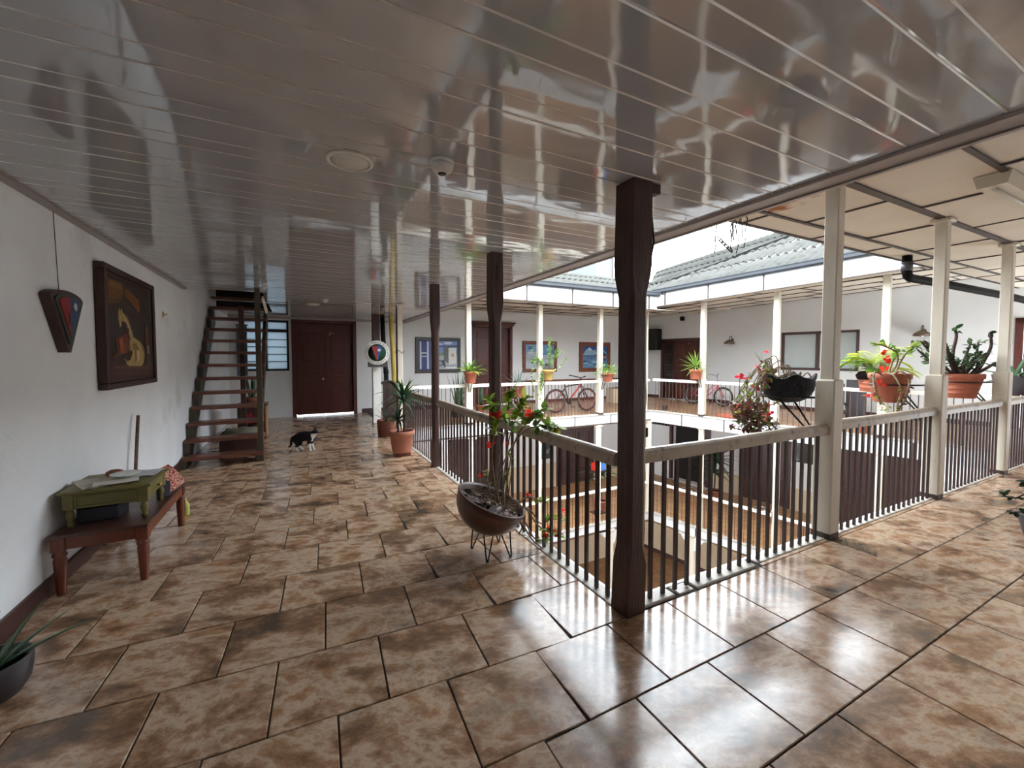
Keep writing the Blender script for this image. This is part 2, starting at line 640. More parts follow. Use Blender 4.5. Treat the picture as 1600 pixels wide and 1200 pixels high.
def ceiling_material():
    m = bpy.data.materials.new('glossy_grey_panel')
    m.use_nodes = True
    n = m.node_tree.nodes
    l = m.node_tree.links
    b = n['Principled BSDF']
    b.inputs['Base Color'].default_value = lin(170, 172, 175) + (1,)
    b.inputs['Roughness'].default_value = 0.055
    b.inputs['IOR'].default_value = 2.1
    tc = n.new('ShaderNodeNewGeometry')
    mp = n.new('ShaderNodeMapping')
    mp.inputs['Scale'].default_value = (1.6, 3.2, 1)
    l.new(tc.outputs['Position'], mp.inputs[0])
    nz = n.new('ShaderNodeTexNoise')
    nz.inputs['Scale'].default_value = 1.6
    nz.inputs['Detail'].default_value = 1.5
    l.new(mp.outputs[0], nz.inputs['Vector'])
    bp = n.new('ShaderNodeBump')
    bp.inputs['Strength'].default_value = 0.25
    bp.inputs['Distance'].default_value = 0.01
    l.new(nz.outputs['Fac'], bp.inputs['Height'])
    l.new(bp.outputs[0], b.inputs['Normal'])
    return m


m_ceil = ceiling_material()
m_pipe = mat('black_drain_pipe', lin(7, 7, 8), 0.6, 0.08, 8, spec=0.1)
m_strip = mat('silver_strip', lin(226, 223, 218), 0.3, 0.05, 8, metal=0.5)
m_trim = mat('grey_plastic_trim', lin(152, 143, 139), 0.35, 0.05, 4)
# ================================================================== our storey: floor
PX, PY = .484, .467
floor = struct('floor', 'glossy brown mottled ceramic floor laid in a running bond')
base = MB()
base.box((-1.62, -1.75, -.28), (1.82, 12.4, -.007))
base.box((1.82, -1.75, -.28), (10.9, 1.96, -.007))
base.build('grout_bed', mat('dark_grout', lin(40, 31, 27), 0.9, 0.1, 10), floor)
tile_mb = MB().bbox((-PX / 2 + .0034, -PY / 2 + .0034, -.01), (PX / 2 - .0034, PY / 2 - .0034, 0), .003)
tile_me = tile_mb.mesh('tile')
tile_me.materials.append(m_tile)
offs = {0: .376, 1: .12, 2: .36, 3: .12}
tiles = []
rest = MB()
for r in range(-6, 25):
    y0 = .905 + PY * r
    y1 = y0 + PY
    if y1 < -1.6:
        continue
    wing = y0 < 1.5
    xa, xb = -1.46, (10.4 if wing else 1.715)
    off = {0: .376, 1: .12}[r % 2] if r != 2 else .36
    k = math.floor((xa - off) / PX)
    while off + PX * k < xb:
        x0 = max(off + PX * k, xa)
        x1 = min(off + PX * (k + 1), xb)
        k += 1
        if x1 - x0 < .03:
            continue
        xm = (x0 + x1) / 2
        sk = .06 * max(0, min(1, (y0 - .4) / 1.5))
        dy = sk * max(0, 1.1 - xm)
        an = -sk if xm < 1.1 else 0
        yy1 = min(y1, 12.24)
        sk2 = .06 * max(0, min(1, (y0 + PY - .4) / 1.5))
        gy = (sk2 - sk) * max(0, 1.1 - xm)
        yy1 = min(yy1 + gy, 12.24)
        seen = (y1 + dy > .05) and not (xm > 1.3 * max(.1, y1) * 3.0 + 2.5)
        tiles.append((x0, x1, y0, yy1, dy, an, seen))
nt_ = 0
for (x0, x1, y0, y1, dy, an, seen) in tiles:
    full = abs(x1 - x0 - PX) < .001 and y1 < 12.2
    cx, cy = (x0 + x1) / 2, (y0 + y1) / 2 + dy
    if seen and nt_ < 298:
        nt_ += 1
        if full:
            t = inst('tile', tile_me, floor, (cx, cy, 0), an)
            t.scale = (1, (y1 - y0) / PY, 1)
        else:
            hx, hy = (x1 - x0) / 2 - .0034, (y1 - y0) / 2 - .0034
            t = MB().bbox((-hx, -hy, -.01), (hx, hy, 0), .003).build('tile', m_tile, floor, (cx, cy, 0), an)
    else:
        rest.bbox((x0 + .0034, y0 + dy + .0034, -.01), (x1 - .0034, y1 + dy - .0034, 0), .003)
rest.bbox((3.06, 1.8425, -.01), (10.35, 1.873, 0), .003)
rest.build('tile_field', m_tile, floor, kind='stuff')
# white curb at the slab edge
cu = MB()
cu.bbox((1.715, 1.955, -.06), (1.815, 8.93, .006), .006)
cu.build('slab_edge', m_curb, floor)
cu = MB()
cu.bbox((1.86, 1.855, -.06), (2.16, 1.955, .012), .006)
cu.bbox((2.2, 1.86, -.06), (2.34, 1.955, .002), .006)
cu.bbox((2.36, 1.85, -.06), (3.0, 1.955, .012), .006)
cu.bbox((3.06, 1.875, -.06), (10.35, 1.955, .006), .004)
cu.build('slab_edge', m_curb, floor)
MB().box((1.82, 1.96, -.3), (10.35, 1.985, .0)).build('slab_front', m_fascia, floor)
MB().box((1.818, 1.985, -.3), (1.84, 8.95, .0)).build('slab_front', m_fascia, floor)


# ================================================================== walls
def wall_holes(name, fr, u0, u1, z0, z1, holes, th, m, label=None):
    """wall on plane v=0 of frame fr, thickness to +v, rectangular holes (u0,u1,z0,z1)"""
    us = sorted({u0, u1} | {h[0] for h in holes} | {h[1] for h in holes})
    zs = sorted({z0, z1} | {h[2] for h in holes} | {h[3] for h in holes})
    b = MB()
    for i in range(len(us) - 1):
        for j in range(len(zs) - 1):
            um, zm = (us[i] + us[i + 1]) / 2, (zs[j] + zs[j + 1]) / 2
            if any(h[0] < um < h[1] and h[2] < zm < h[3] for h in holes):
                continue
            b.box((us[i], 0, zs[j]), (us[i + 1], th, zs[j + 1]))
    o = b.build(name, m, None, fr.o, fr.a, 'structure')
    if label:
        o['label'] = label
    return o


MB().box((-1.65, -1.75, -.3), (-1.47, 12.25, 4.4)).build('wall_left', m_wall, kind='structure')
MB().bbox((-1.472, -1.6, 0), (-1.447, 7.3, .115), .004).build('baseboard_left', m_base, kind='structure')
FW = Fr((0, 12.25, 0), 0)
wall_holes('wall_far', FW, -1.65, 12.36, -.3, 3.35,
           [(-1.22, -.17, 1.21, 2.5), (-.11, 1.48, 0, 2.555), (4.93, 6.35, 0, 2.6)], .3, m_wallr)
MB().bbox((1.6, 12.228, 0), (4.9, 12.252, .12), .004).build('baseboard_far', m_base, kind='structure')
MB().bbox((6.4, 12.228, 0), (12.2, 12.252, .1), .004).build('baseboard_far', m_base, kind='structure')
MB().bbox((6.4, 12.225, .70), (12.25, 12.252, .78), .004).build('trim_1', m_dado, kind='structure')
RW = Fr(RG.p(0, RV), RG.a)
wall_holes('wall_right', RW, -3.55, 11.2, -.3, 3.75, [(-2.05, -.45, 0, 2.25), (2.1, 3.97, 1.18, 2.3), (6.62, 7.6, 0, 2.4)], .3, m_wallr)
MB().bbox((-3.2, -.022, 0), (-2.1, 0, .11), .004).build('baseboard_right', m_base, None, RW.o, RW.a, 'structure')
MB().bbox((-.4, -.022, 0), (6.5, 0, .11), .004).build('baseboard_right', m_base, None, RW.o, RW.a, 'structure')
MB().box((-1.65, -1.9, -.3), (14.5, -1.6, 3.4)).build('wall_back', m_wall, kind='structure')
# added unseen walls below our wings, blocking sky light from under the floor
MB().box((1.6, 1.7, ZG), (1.72, 9, -.28)).build('light_stop_left', m_wallr, kind='structure')
MB().box((1.6, 1.72, ZG), (11, 1.84, -.28)).build('light_stop_near', m_wallr, kind='structure')
# storey below and ground storey
wall_holes('wall_far_lower', FW, -1.65, 12.36, ZG, -.3, [], .3, m_wallr)
wall_holes('wall_right_lower', RW, -3.55, 11.2, ZG, -.3, [(-1.55, -.2, ZL, -.95), (-3.2, -1.6, -1.05, -.4)], .3, m_wallr)
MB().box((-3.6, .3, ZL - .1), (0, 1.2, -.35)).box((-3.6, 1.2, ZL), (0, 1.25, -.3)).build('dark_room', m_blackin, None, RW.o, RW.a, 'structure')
# tan dado on the lower storey
MB().box((-.1, -.006, ZL), (11, 0, -2.35)).build('trim_2', m_tan, None, RW.o, RW.a, 'structure')
MB().box((2, -.006, ZL), (12.3, 0, -2.15)).build('trim_3', m_tan, None, FW.o, 0, 'structure')
MB().box((-3.5, -.008, ZG), (11, 0, ZL - .3)).build('trim_4', m_tan, None, RW.o, RW.a, 'structure')
MB().box((-1, -.008, ZG), (12.3, 0, ZL - .3)).build('trim_5', m_tan, None, FW.o, 0, 'structure')
MB().box((-3.5, -.03, ZG), (11, -.008, ZG + .14)).build('baseboard_ground', m_base, None, RW.o, RW.a, 'structure')
MB().box((-2, -2, ZG - .2), (16, 13, ZG)).build('courtyard_ground', m_ground, kind='structure')


# ================================================================== gallery floors, fascias
def gallery_level(fr, u0, u1, D, z, name, m, fz0, fz1, joints, fasc, flabel):
    MB().box((u0, .0, z - .3), (u1, D, z)).build(name, m, None, fr.o, fr.a, 'structure')
    f = struct(fasc, flabel, fr.o, fr.a)
    js = [u0] + joints + [u1]
    for a, b in zip(js[:-1], js[1:]):
        MB().bbox((a + .008, -.03, z + fz0), (b - .008, -.002, z + fz1), .004).build('fascia_board', m_fascia, f)
    for a in joints:
        MB().box((a - .014, -.034, z + fz0), (a + .014, -.004, z + fz1)).build('joint_strip', m_batten, f)
    MB().bbox((u0, -.05, z - .03), (u1, .06, z + .015), .006).build('slab_edge', m_curb, f)
    return f


def frange(a, b, s):
    out = []
    while a < b:
        out.append(a)
        a += s
    return out


gallery_level(FA, 1.84, 9.27, DV, 0, 'floor_far', m_galfl, -.26, -.03, [2.82, 4.04, 5.26, 6.48, 7.7, 8.92], 'trim_6', 'white fascia boards along the far gallery floor')
gallery_level(RG, 0, 7.3, RV, 0, 'floor_right', m_galfl, -.33, -.03, [1.04, 2.2, 3.38, 4.55, 5.7, 6.9], 'trim_7', 'white fascia boards along the right gallery floor')
MB().box((0, 0, -.3), (3.2, 3.35, 0)).build('floor_corner', m_galfl, None, (9.2, 8.95, -.001), 0, 'structure')
gallery_level(FA, 1.84, 9.27, DV, ZL, 'floor_far_lower', m_lowfl, -.22, -.03, [3.4, 5.4, 7.3], 'trim_8', 'white beam under the lower far gallery')
gallery_level(RG, 0, 7.3, RV, ZL, 'floor_right_lower', m_lowfl, -.24, -.03, [1.5, 3.3, 5.2], 'trim_9', 'white beam under the lower right gallery')
MB().box((0, 0, -.3), (3.2, 3.35, 0)).build('floor_corner_lower', m_lowfl, None, (9.2, 8.95, ZL - .001), 0, 'structure')

# ================================================================== panelled glossy ceiling of the left wing
ceil = struct('ceiling', 'glossy grey plastic panel ceiling with grooves')
pp = .32


def plank_mesh(xa, xb):
    prof = [(0, .004), (.002, .004), (.006, 0), (.2, 0), (.204, .004), (.206, .004), (.21, 0), (.31, 0), (pp - .001, .003)]
    b = MB()
    n = len(prof)
    vs = [(xa, y, z) for y, z in prof] + [(xb, y, z) for y, z in prof] + [(xa, pp, .02), (xa, 0, .02), (xb, pp, .02), (xb, 0, .02)]
    fs = [(i, i + 1, n + i + 1, n + i) for i in range(n - 1)]
    fs += [(2 * n, 2 * n + 1, 2 * n + 3, 2 * n + 2), tuple(range(n)) + (2 * n, 2 * n + 1), tuple(range(2 * n - 1, n - 1, -1)) + (2 * n + 3, 2 * n + 2)]
    me = b.add(vs, fs).mesh('ceiling_plank')
    me.materials.append(m_ceil)
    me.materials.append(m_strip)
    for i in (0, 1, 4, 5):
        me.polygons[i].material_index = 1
    return me


pl_long = plank_mesh(-1.47, 2.68)
pl_short = plank_mesh(-.46, 2.68)
y = .95 - pp * 8
while y < 12.25:
    me = pl_short if 7.62 < y < 10.6 else pl_long
    inst('ceiling_plank', me, ceil, (0, y, ZC))
    y += pp
MB().box((-1.6, -1.7, ZC + .021), (2.66, 7.74, ZC + .05)).box((-.46, 7.7, ZC + .021), (2.66, 10.7, ZC + .05)).box((-1.6, 10.65, ZC + .021), (2.66, 12.3, ZC + .05)).build('ceiling_light_stop', m_blackin, ceil)  # added unseen sheet over the planks, keeps sky light out of the gaps
MB().bbox((2.66, -1.6, ZC - .02), (2.82, 12.25, ZC - .002), .004).bbox((2.655, -1.6, ZC - .012), (2.68, 12.25, ZC + .012), .003).box((2.79, -1.6, ZC - .03), (2.82, 12.25, ZC + .45)).build('edge_trim', m_trim, ceil)
MB().bbox((-1.472, -1.6, ZC - .022), (-1.415, 7.68, ZC + .003), .004).bbox((-1.475, -1.6, ZC - .012), (-1.452, 7.68, ZC + .018), .003).build('edge_trim', m_trim, ceil)
MB().bbox((-1.47, 12.2, ZC - .03), (2.66, 12.252, ZC + .01), .004).build('edge_trim', m_trim, ceil)
# stairwell shaft above the ceiling opening
MB().box((-1.47, 7.62, ZC + .05), (-.46, 7.68, 4.4)).box((-.46, 7.62, ZC + .05), (-.4, 10.7, 4.4)).box((-1.47, 10.62, ZC + .05), (-.4, 10.7, 4.4)).box((-1.5, 7.6, 4.4), (-.4, 10.7, 4.45)).build('wall_stairwell', m_blackin, kind='structure')


# ================================================================== board ceilings with dark battens
def board_ceiling(name, fr, zf, u0, u1, vl, pitch, offs, label, stain=None):
    """zf(u,v) height; vl list of batten lines (v) from eave to wall; boards are single pieces"""
    root = struct(name, label, fr.o, fr.a)
    for r in range(len(vl) - 1):
        va, vb = vl[r], vl[r + 1]
        us = [u0] + [u for u in frange(offs[r % len(offs)], u1, pitch) if u > u0 + .05] + [u1]
        for i in range(len(us) - 1):
            a, b = us[i], us[i + 1]
            P = [(a, va), (b, va), (b, vb), (a, vb)]
            bm = MB()
            dz = random.uniform(-.006, .006)
            lo = [(p[0], p[1], zf(*p) + dz) for p in P]
            up = [(p[0], p[1], zf(*p) + .025) for p in P]
            bm.add(lo + up, [(0, 1, 2, 3), (7, 6, 5, 4), (0, 4, 5, 1), (1, 5, 6, 2), (2, 6, 7, 3), (3, 7, 4, 0)])
            st = stain and a < stain[0] < b and min(va, vb) < stain[1] < max(va, vb)
            bm.build('ceiling_board', m_creamst if st else m_cream, root)
            if i:
                MB().bar((a, va, zf(a, va) - .009), (a, vb, zf(a, vb) - .009), .03, .01).build('cross_batten', m_batten, root)
    for v in vl:
        wd = .07 if abs(v) < .01 else .04
        MB().bar((u0, v, zf(u0, v) - .01), (u1, v, zf(u1, v) - .01), wd, .012).build('batten', m_batten, root)
    return root


random.seed(3)
NW = Fr((0, 1.9, 0), 0)
# near right wing: battens measured at Y = 1.2, 1.89, 2.67, eave 3.0
board_ceiling('ceiling_near', NW, lambda u, v: 3.05 - .0 * v, 2.83, 14.2, [1.1, .77, 0, -.7, -1.4, -2.1, -2.8, -3.45], 1.37, [5.8 - 1.37 * 2, 5.04 - 1.37, 5.57 - 1.37, 4.9 - 1.37], 'cream board ceiling with dark battens over the near right walkway', stain=(4.15, .6))
MB().box((2.83, -1.7, 3.08), (14.4, 2.98, 3.12)).build('roof_near', m_roofd, kind='structure')
board_ceiling('ceiling_far', FA, lambda u, v: 2.87 + .058 * v, 2.83, 9.6, [-.75, 0, 1.1, 2.2, 3.3], 1.37, [3.6, 2.95, 4.1], 'cream board ceiling with dark battens over the far gallery')
board_ceiling('ceiling_right', RG, lambda u, v: 2.945 + .034 * u + (.055 if v < 0 else .06) * v, -.6, 8.2, [-.6, 0, 1.15, 2.35, 3.55], 1.37, [.3, -.35, .75], 'cream board ceiling with dark battens over the right gallery')
# corner ceiling boards
MB().box((9.4, 8.9, 3.13), (12.7, 12.3, 3.16)).build('ceiling_corner', m_cream, kind='structure')


# ================================================================== eaves: fascia boards, gutters, roofs
def eave(fr, u0, u1, v, zf, h, joints, name, label):
    f = struct(name, label, fr.o, fr.a)
    js = [u0] + joints + [u1]
    for a, b in zip(js[:-1], js[1:]):
        vs = [(a + .01, v - .03, zf(a)), (b - .01, v - .03, zf(b)), (b - .01, v - .03, zf(b) + h), (a + .01, v - .03, zf(a) + h)]
        vs += [(p[0], v, p[2]) for p in vs]
        MB().add(vs, [(0, 1, 2, 3), (7, 6, 5, 4), (0, 4, 5, 1), (1, 5, 6, 2), (2, 6, 7, 3), (3, 7, 4, 0)]).build('fascia_board', m_fascia, f)
    for a in joints:
        MB().bar((a, v - .03, zf(a) + .0), (a, v - .03, zf(a) + h), .045, .03).build('joint_strip', m_batten, f)
    g = MB()
    n = 14
    prof = [(-.035, .10), (-.035, -.005), (-.11, -.005), (-.14, .02), (-.14, .10), (-.155, .105), (-.155, .09), (-.128, .085), (-.128, .025), (-.105, .012), (-.05, .012), (-.05, .10)]
    vs = [(u, v + a, zf(u) + h + b_ - .03) for u in (u0, u1) for a, b_ in prof]
    k = len(prof)
    g.add(vs, [(i, (i + 1) % k, k + (i + 1) % k, k + i) for i in range(k)])
    g.build('gutter', m_gutter, f)
    return f


zeF = lambda u: 2.835
zeR = lambda u: 2.925 + .034 * u
eave(FA, 2.6, 8.6, -.75, zeF, .37, [3.36, 4.6, 5.84, 7.08, 8.3], 'trim_10', 'white fascia boards and blue grey gutter above the far gallery')
eave(RG, .45, 8.0, -.6, zeR, .36, [.87, 2.05, 3.3, 4.6, 5.9, 7.1], 'trim_11', 'white fascia boards and blue grey gutter above the right gallery')


def corrugated(name, fr, u0, u1, v0, v1, zf, m, pitch=.18, amp=.026, rows=3, label=None, clip=None, clip2=None):
    root = struct(name, label, fr.o, fr.a)
    nu = int((u1 - u0) / pitch * 6)
    for r in range(rows):
        va = v0 + (v1 - v0) * r / rows - (.06 if r else 0)
        vb = v0 + (v1 - v0) * (r + 1) / rows
        b = MB()
        vs = []
        for (v, lift) in ((va, .02 * (rows - r) * 0 + (.03 if r else .0)), (vb, 0)):
            for i in range(nu + 1):
                u = u0 + (u1 - u0) * i / nu
                uu = u
                if clip:
                    uu = max(u, clip(v))
                if clip2:
                    uu = min(uu, clip2(v))
                vs.append((uu, v, zf(uu, v) + lift + amp * math.sin(2 * PI * u / pitch)))
        k = nu + 1
        b.add(vs, [(i, i + 1, k + i + 1, k + i) for i in range(nu)], True)
        lo = [(p[0], p[1], p[2] - .012) for p in vs]
        b.add(lo, [(i, k + i, k + i + 1, i + 1) for i in range(nu)], True)
        n0 = len(b.v) - 2 * k
        b.f += [[i, n0 + i, n0 + i + 1, i + 1] for i in range(nu)]
        b.c += [None] * nu
        b.build('roof_sheet', m, root)
    return root


corrugated('roof_far', FA, 2.4, 12.2, -.87, 2.05, lambda u, v: 3.25 + .335 * (v + .87), m_roof, label='grey corrugated roof of the far gallery')
corrugated('roof_right', RG, -2.6, 9.0, -.72, 4.0, lambda u, v: 3.34 + .034 * u + (.405 + .018 * u) * (v + .72), m_roof, label='grey corrugated roof of the right gallery', rows=4, clip=lambda v: -.72 * 0 - (v + .1) * .62)
MB().box((-2.5, 4.0, 2.9), (9, 4.05, 4.6)).build('wall_gable', m_wallr, None, RG.o, RG.a, 'structure')
corrugated('roof_upper', RG, -3, 4.2, .15, 3.9, lambda u, v: 3.375 + .034 * u + (.405 + .018 * u) * (v + .72), m_roofd, rows=3, label='weathered darker roof sheets lying over the right roof', clip=lambda v: -(v + .1) * .62, clip2=lambda v: v + .4)
# roofs over our own wings (out of view)
MB().add([(-1.7, -2, 4.6), (2.9, -2, 3.15), (2.9, 12.4, 3.15), (-1.7, 12.4, 4.6), (-1.7, -2, 4.68), (2.9, -2, 3.23), (2.9, 12.4, 3.23), (-1.7, 12.4, 4.68)],
         [(0, 1, 2, 3), (7, 6, 5, 4), (0, 4, 5, 1), (1, 5, 6, 2), (2, 6, 7, 3), (3, 7, 4, 0)]).build('roof_left', m_roofd, kind='structure')
# ================================================================== doors and windows
def leaf_panels(b, x0, x1, z0, z1, y, panels, pm, parent, m, nm='door_panel'):
    """door leaf slab plus raised panels as sub-parts; panels: list of (fz0, fz1) in leaf fractions"""
    b.bbox((x0, y, z0), (x1, y + .04, z1), .004)
    leaf = b.build('door_leaf', m, parent)
    W, H = x1 - x0, z1 - z0
    for (a, c) in panels:
        q = MB()
        xa, xb, za, zb = x0 + W * .17, x1 - W * .17, z0 + H * a, z0 + H * c
        f = .018
        q.box((xa - f, y - .02, za - f), (xb + f, y, za)).box((xa - f, y - .02, zb), (xb + f, y, zb + f))
        q.box((xa - f, y - .02, za), (xa, y, zb)).box((xb, y - .02, za), (xb + f, y, zb))
        q.bbox((xa + .03, y - .009, za + .03), (xb - .03, y + .002, zb - .03), .006)
        q.build(nm, pm, leaf)
    return leaf


def door(name, fr, u0, u1, z0, z1, nleaf, panels, m, label, gap=.012, cornice=False, fw=.09, recess=.1, knob=True):
    d = struct(name, label, fr.o, fr.a)
    j = MB()
    j.bbox((u0, -.025, z0), (u0 + fw, .16, z1), .005).bbox((u1 - fw, -.025, z0), (u1, .16, z1), .005).bbox((u0, -.025, z1 - fw), (u1, .16, z1), .005)
    if cornice:
        j.bbox((u0 - .05, -.06, z1 - .02), (u1 + .05, .02, z1 + .05), .006).bbox((u0 - .09, -.09, z1 + .05), (u1 + .09, .02, z1 + .09), .006)
    j.build('door_frame', m, d)
    if z0 == 0:
        MB().box((u0 + .02, recess + .06, z0 + gap + .012), (u1 - .02, recess + .09, z1 - .01)).build('door_light_stop', m_blackin, d)  # added dark sheet behind the leaves, stops sky light leaking at their gaps
    a, b = u0 + fw, u1 - fw
    wl = (b - a) / nleaf
    for i in range(nleaf):
        lf = leaf_panels(MB(), a + wl * i + .004, a + wl * (i + 1) - .004, z0 + gap, z1 - fw - .004, recess, panels, m, d, m)
        if knob and i == nleaf // 2 - (1 if nleaf > 1 else 0):
            kx = a + wl * (i + 1) - .06
            M = Matrix.Rotation(PI / 2, 3, 'X')
            MB().lathe([(.012, 0), (.012, .03), (.028, .04), (.03, .055), (.02, .066), (0, .068)], (kx, recess, z0 + .97), 12, M=M).build('door_knob', m_brass, lf)
    return d


d1 = door('door_1', FW, -.11, 1.48, 0, 2.555, 2, [(.03, .37), (.43, .53), (.58, .90)], m_door, 'mahogany double door at the far end of the corridor', gap=.022, recess=.12)
# brass numerals on the right leaf
nb = MB()
nb.box((.80, .112, 2.14), (.822, .119, 2.25))
for i in range(12):
    t0, t1 = 2 * PI * i / 12, 2 * PI * (i + 1) / 12
    p = [(.872 + math.cos(t) * r * .65, .112, 2.195 + math.sin(t) * r) for t, r in ((t0, .055), (t1, .055), (t1, .035), (t0, .035))]
    nb.quad(*p)
nb.build('door_number', m_brass, d1)
door('door_2', FW, 4.93, 6.35, 0, 2.6, 2, [(.03, .34), (.38, .46), (.5, .82), (.85, .96)], m_door, 'dark brown double door with cornice on the far gallery', cornice=True)
d3 = struct('door_3', 'dark folding door with glazed left leaf on the right gallery', RW.o, RW.a)
j = MB()
j.bbox((-2.05, -.02, 0), (-1.97, .14, 2.25), .004).bbox((-.53, -.02, 0), (-.45, .14, 2.25), .004).bbox((-2.05, -.02, 2.17), (-.45, .14, 2.25), .004)
j.build('door_frame', m_doord, d3)
for i in range(3):
    a = -1.97 + .48 * i
    if i == 0:
        lf = MB().bbox((a, .06, .01), (a + .09, .1, 2.17), .003).bbox((a + .38, .06, .01), (a + .475, .1, 2.17), .003).bbox((a, .06, .01), (a + .475, .1, .5), .003).bbox((a, .06, 2.05), (a + .475, .1, 2.17), .003)
        for k in (1, 2, 3):
            lf.bbox((a, .065, .5 + .39 * k - .02), (a + .475, .095, .5 + .39 * k + .02), .003)
        lf = lf.build('door_leaf', m_doord, d3)
        for k in range(4):
            MB().box((a + .09, .078, .52 + .39 * k), (a + .38, .082, .87 + .39 * k)).build('pane', m_lens, lf)
    else:
        leaf_panels(MB(), a + .003, a + .477, .01, 2.17, .06, [(.04, .45), (.5, .95)], m_door, d3, m_door)
MB().lathe([(.03, -.01), (.03, 0)], (-.95, .05, 2.05), 10, M=Matrix.Rotation(PI / 2, 3, 'X')).build('door_number', m_brass, d3)
MB().box((-2.05, .14, 0), (-.45, .3, 2.25)).build('backing', m_blackin, d3)
d4 = struct('door_4', 'dark door frame at the right edge of the view', RW.o, RW.a)
MB().bbox((6.62, -.03, 0), (6.74, .14, 2.4), .004).bbox((7.48, -.03, 0), (7.6, .14, 2.4), .004).bbox((6.62, -.03, 2.28), (7.6, .14, 2.4), .004).build('door_frame', m_door, d4)
leaf_panels(MB(), 6.745, 7.475, .01, 2.28, .08, [(.04, .4), (.46, .95)], m_door, d4, m_door)

# louvred window beside the stairs
w1 = struct('window_1', 'louvred window with black frame and frosted panes behind the stairs', FW.o, 0)
f = MB()
for a, b in ((-1.22, -1.17), (-.735, -.655), (-.22, -.17)):
    f.bbox((a, -.02, 1.21), (b, .1, 2.5), .004)
for a, b in ((1.21, 1.26), (2.45, 2.5), (2.2, 2.27)):
    f.bbox((-1.22, -.02, a), (-.17, .1, b), .004)
f.build('window_frame', m_black, w1)
for cx0, cx1 in ((-1.17, -.735), (-.655, -.22)):
    for k in range(5):
        z = 1.26 + .188 * k
        MB().add([(cx0, .062, z - .004), (cx1, .062, z - .004), (cx1, .042, z + .192), (cx0, .042, z + .192), (cx0, .067, z - .004), (cx1, .067, z - .004), (cx1, .047, z + .192), (cx0, .047, z + .192)],
                 [(0, 1, 2, 3), (7, 6, 5, 4), (0, 4, 5, 1), (2, 6, 7, 3)]).build('pane', m_frost, w1)
        if k:
            MB().box((cx0, .02, z - .008), (cx1, .07, z + .006)).build('louvre_strip', m_black, w1)
    MB().box((cx0, .04, 2.27), (cx1, .046, 2.45)).build('pane', m_frost, w1)
# window of the right gallery
w2 = struct('window_2', 'dark framed window with grey curtain on the right gallery', RW.o, RW.a)
f = MB()
for a, b in ((2.1, 2.17), (2.98, 3.06), (3.9, 3.97)):
    f.bbox((a, -.02, 1.18), (b, .1, 2.3), .004)
for a, b in ((1.18, 1.25), (2.23, 2.3)):
    f.bbox((2.1, -.02, a), (3.97, .1, b), .004)
f.build('window_frame', m_doord, w2)
MB().box((2.17, .04, 1.25), (2.98, .046, 2.23)).build('pane', m_glass, w2)
MB().box((3.06, .04, 1.25), (3.9, .046, 2.23)).build('pane', m_glass, w2)
cv = MB()
N = 60
vs = []
for z in (1.2, 2.28):
    for i in range(N + 1):
        u = 2.12 + 1.84 * i / N
        vs.append((u, .14 + .016 * math.sin(i * 1.1 + (.5 if z > 2 else 0)) + .01 * math.sin(i * .47), z))
cv.add(vs, [(i, i + 1, N + 2 + i, N + 1 + i) for i in range(N)], True)
cv.build('curtain', m_curtain, w2)
MB().box((2.05, .29, 1.1), (4.0, .295, 2.35)).build('backing', m_blackin, w2)

# storey below: doors and windows
door('door_5', Fr((0, 12.245, 0), 0), 8.1, 9.75, ZL, -.95, 2, [(.03, .3), (.35, .5), (.55, .95)], m_doord, 'dark brown wide door on the lower far gallery', recess=-.02, fw=.1, knob=False)
door('door_6', Fr((0, 12.245, 0), 0), 4.1, 5.45, ZL, -1.0, 2, [(.03, .4), (.45, .95)], m_doord, 'dark double door at left on the lower far gallery', recess=-.02, fw=.1, knob=False)
RWl = Fr(RG.p(0, RV - .005), RG.a)
door('door_7', RWl, 1.0, 2.45, ZL, -.85, 3, [(.03, .4), (.45, .95)], m_doord, 'dark brown folding door on the lower right gallery', recess=-.02, fw=.08, knob=False)
door('door_8', RWl, 3.5, 5.3, ZL, -.7, 4, [(.03, .4), (.45, .95)], m_doord, 'wide dark brown folding door on the lower right gallery', recess=-.02, fw=.08, knob=False)
w3 = struct('window_3', 'dark strip window on the lower right gallery', RWl.o, RWl.a)
MB().bbox((2.5, -.02, -1.55), (3.05, .02, -.7), .004).build('window_frame', m_black, w3)
MB().box((2.55, -.024, -1.5), (3.0, -.02, -.75)).build('pane', m_lens, w3)
w4 = struct('window_4', 'dark slatted clerestory on the lower right gallery', RWl.o, RWl.a)
for k in range(14):
    MB().box((-3.2 + .115 * k, -.02, -1.05), (-3.12 + .115 * k, .01, -.4)).build('slat', m_blackin, w4)
d9 = struct('door_9', 'open dark doorway with posters on the lower right gallery', RWl.o, RWl.a)
MB().bbox((-1.62, -.03, ZL), (-1.53, .12, -.9), .004).bbox((-.22, -.03, ZL), (-.02, .12, -.9), .004).bbox((-1.62, -.03, -1.0), (-.02, .12, -.9), .004).build('door_frame', m_doord, d9)

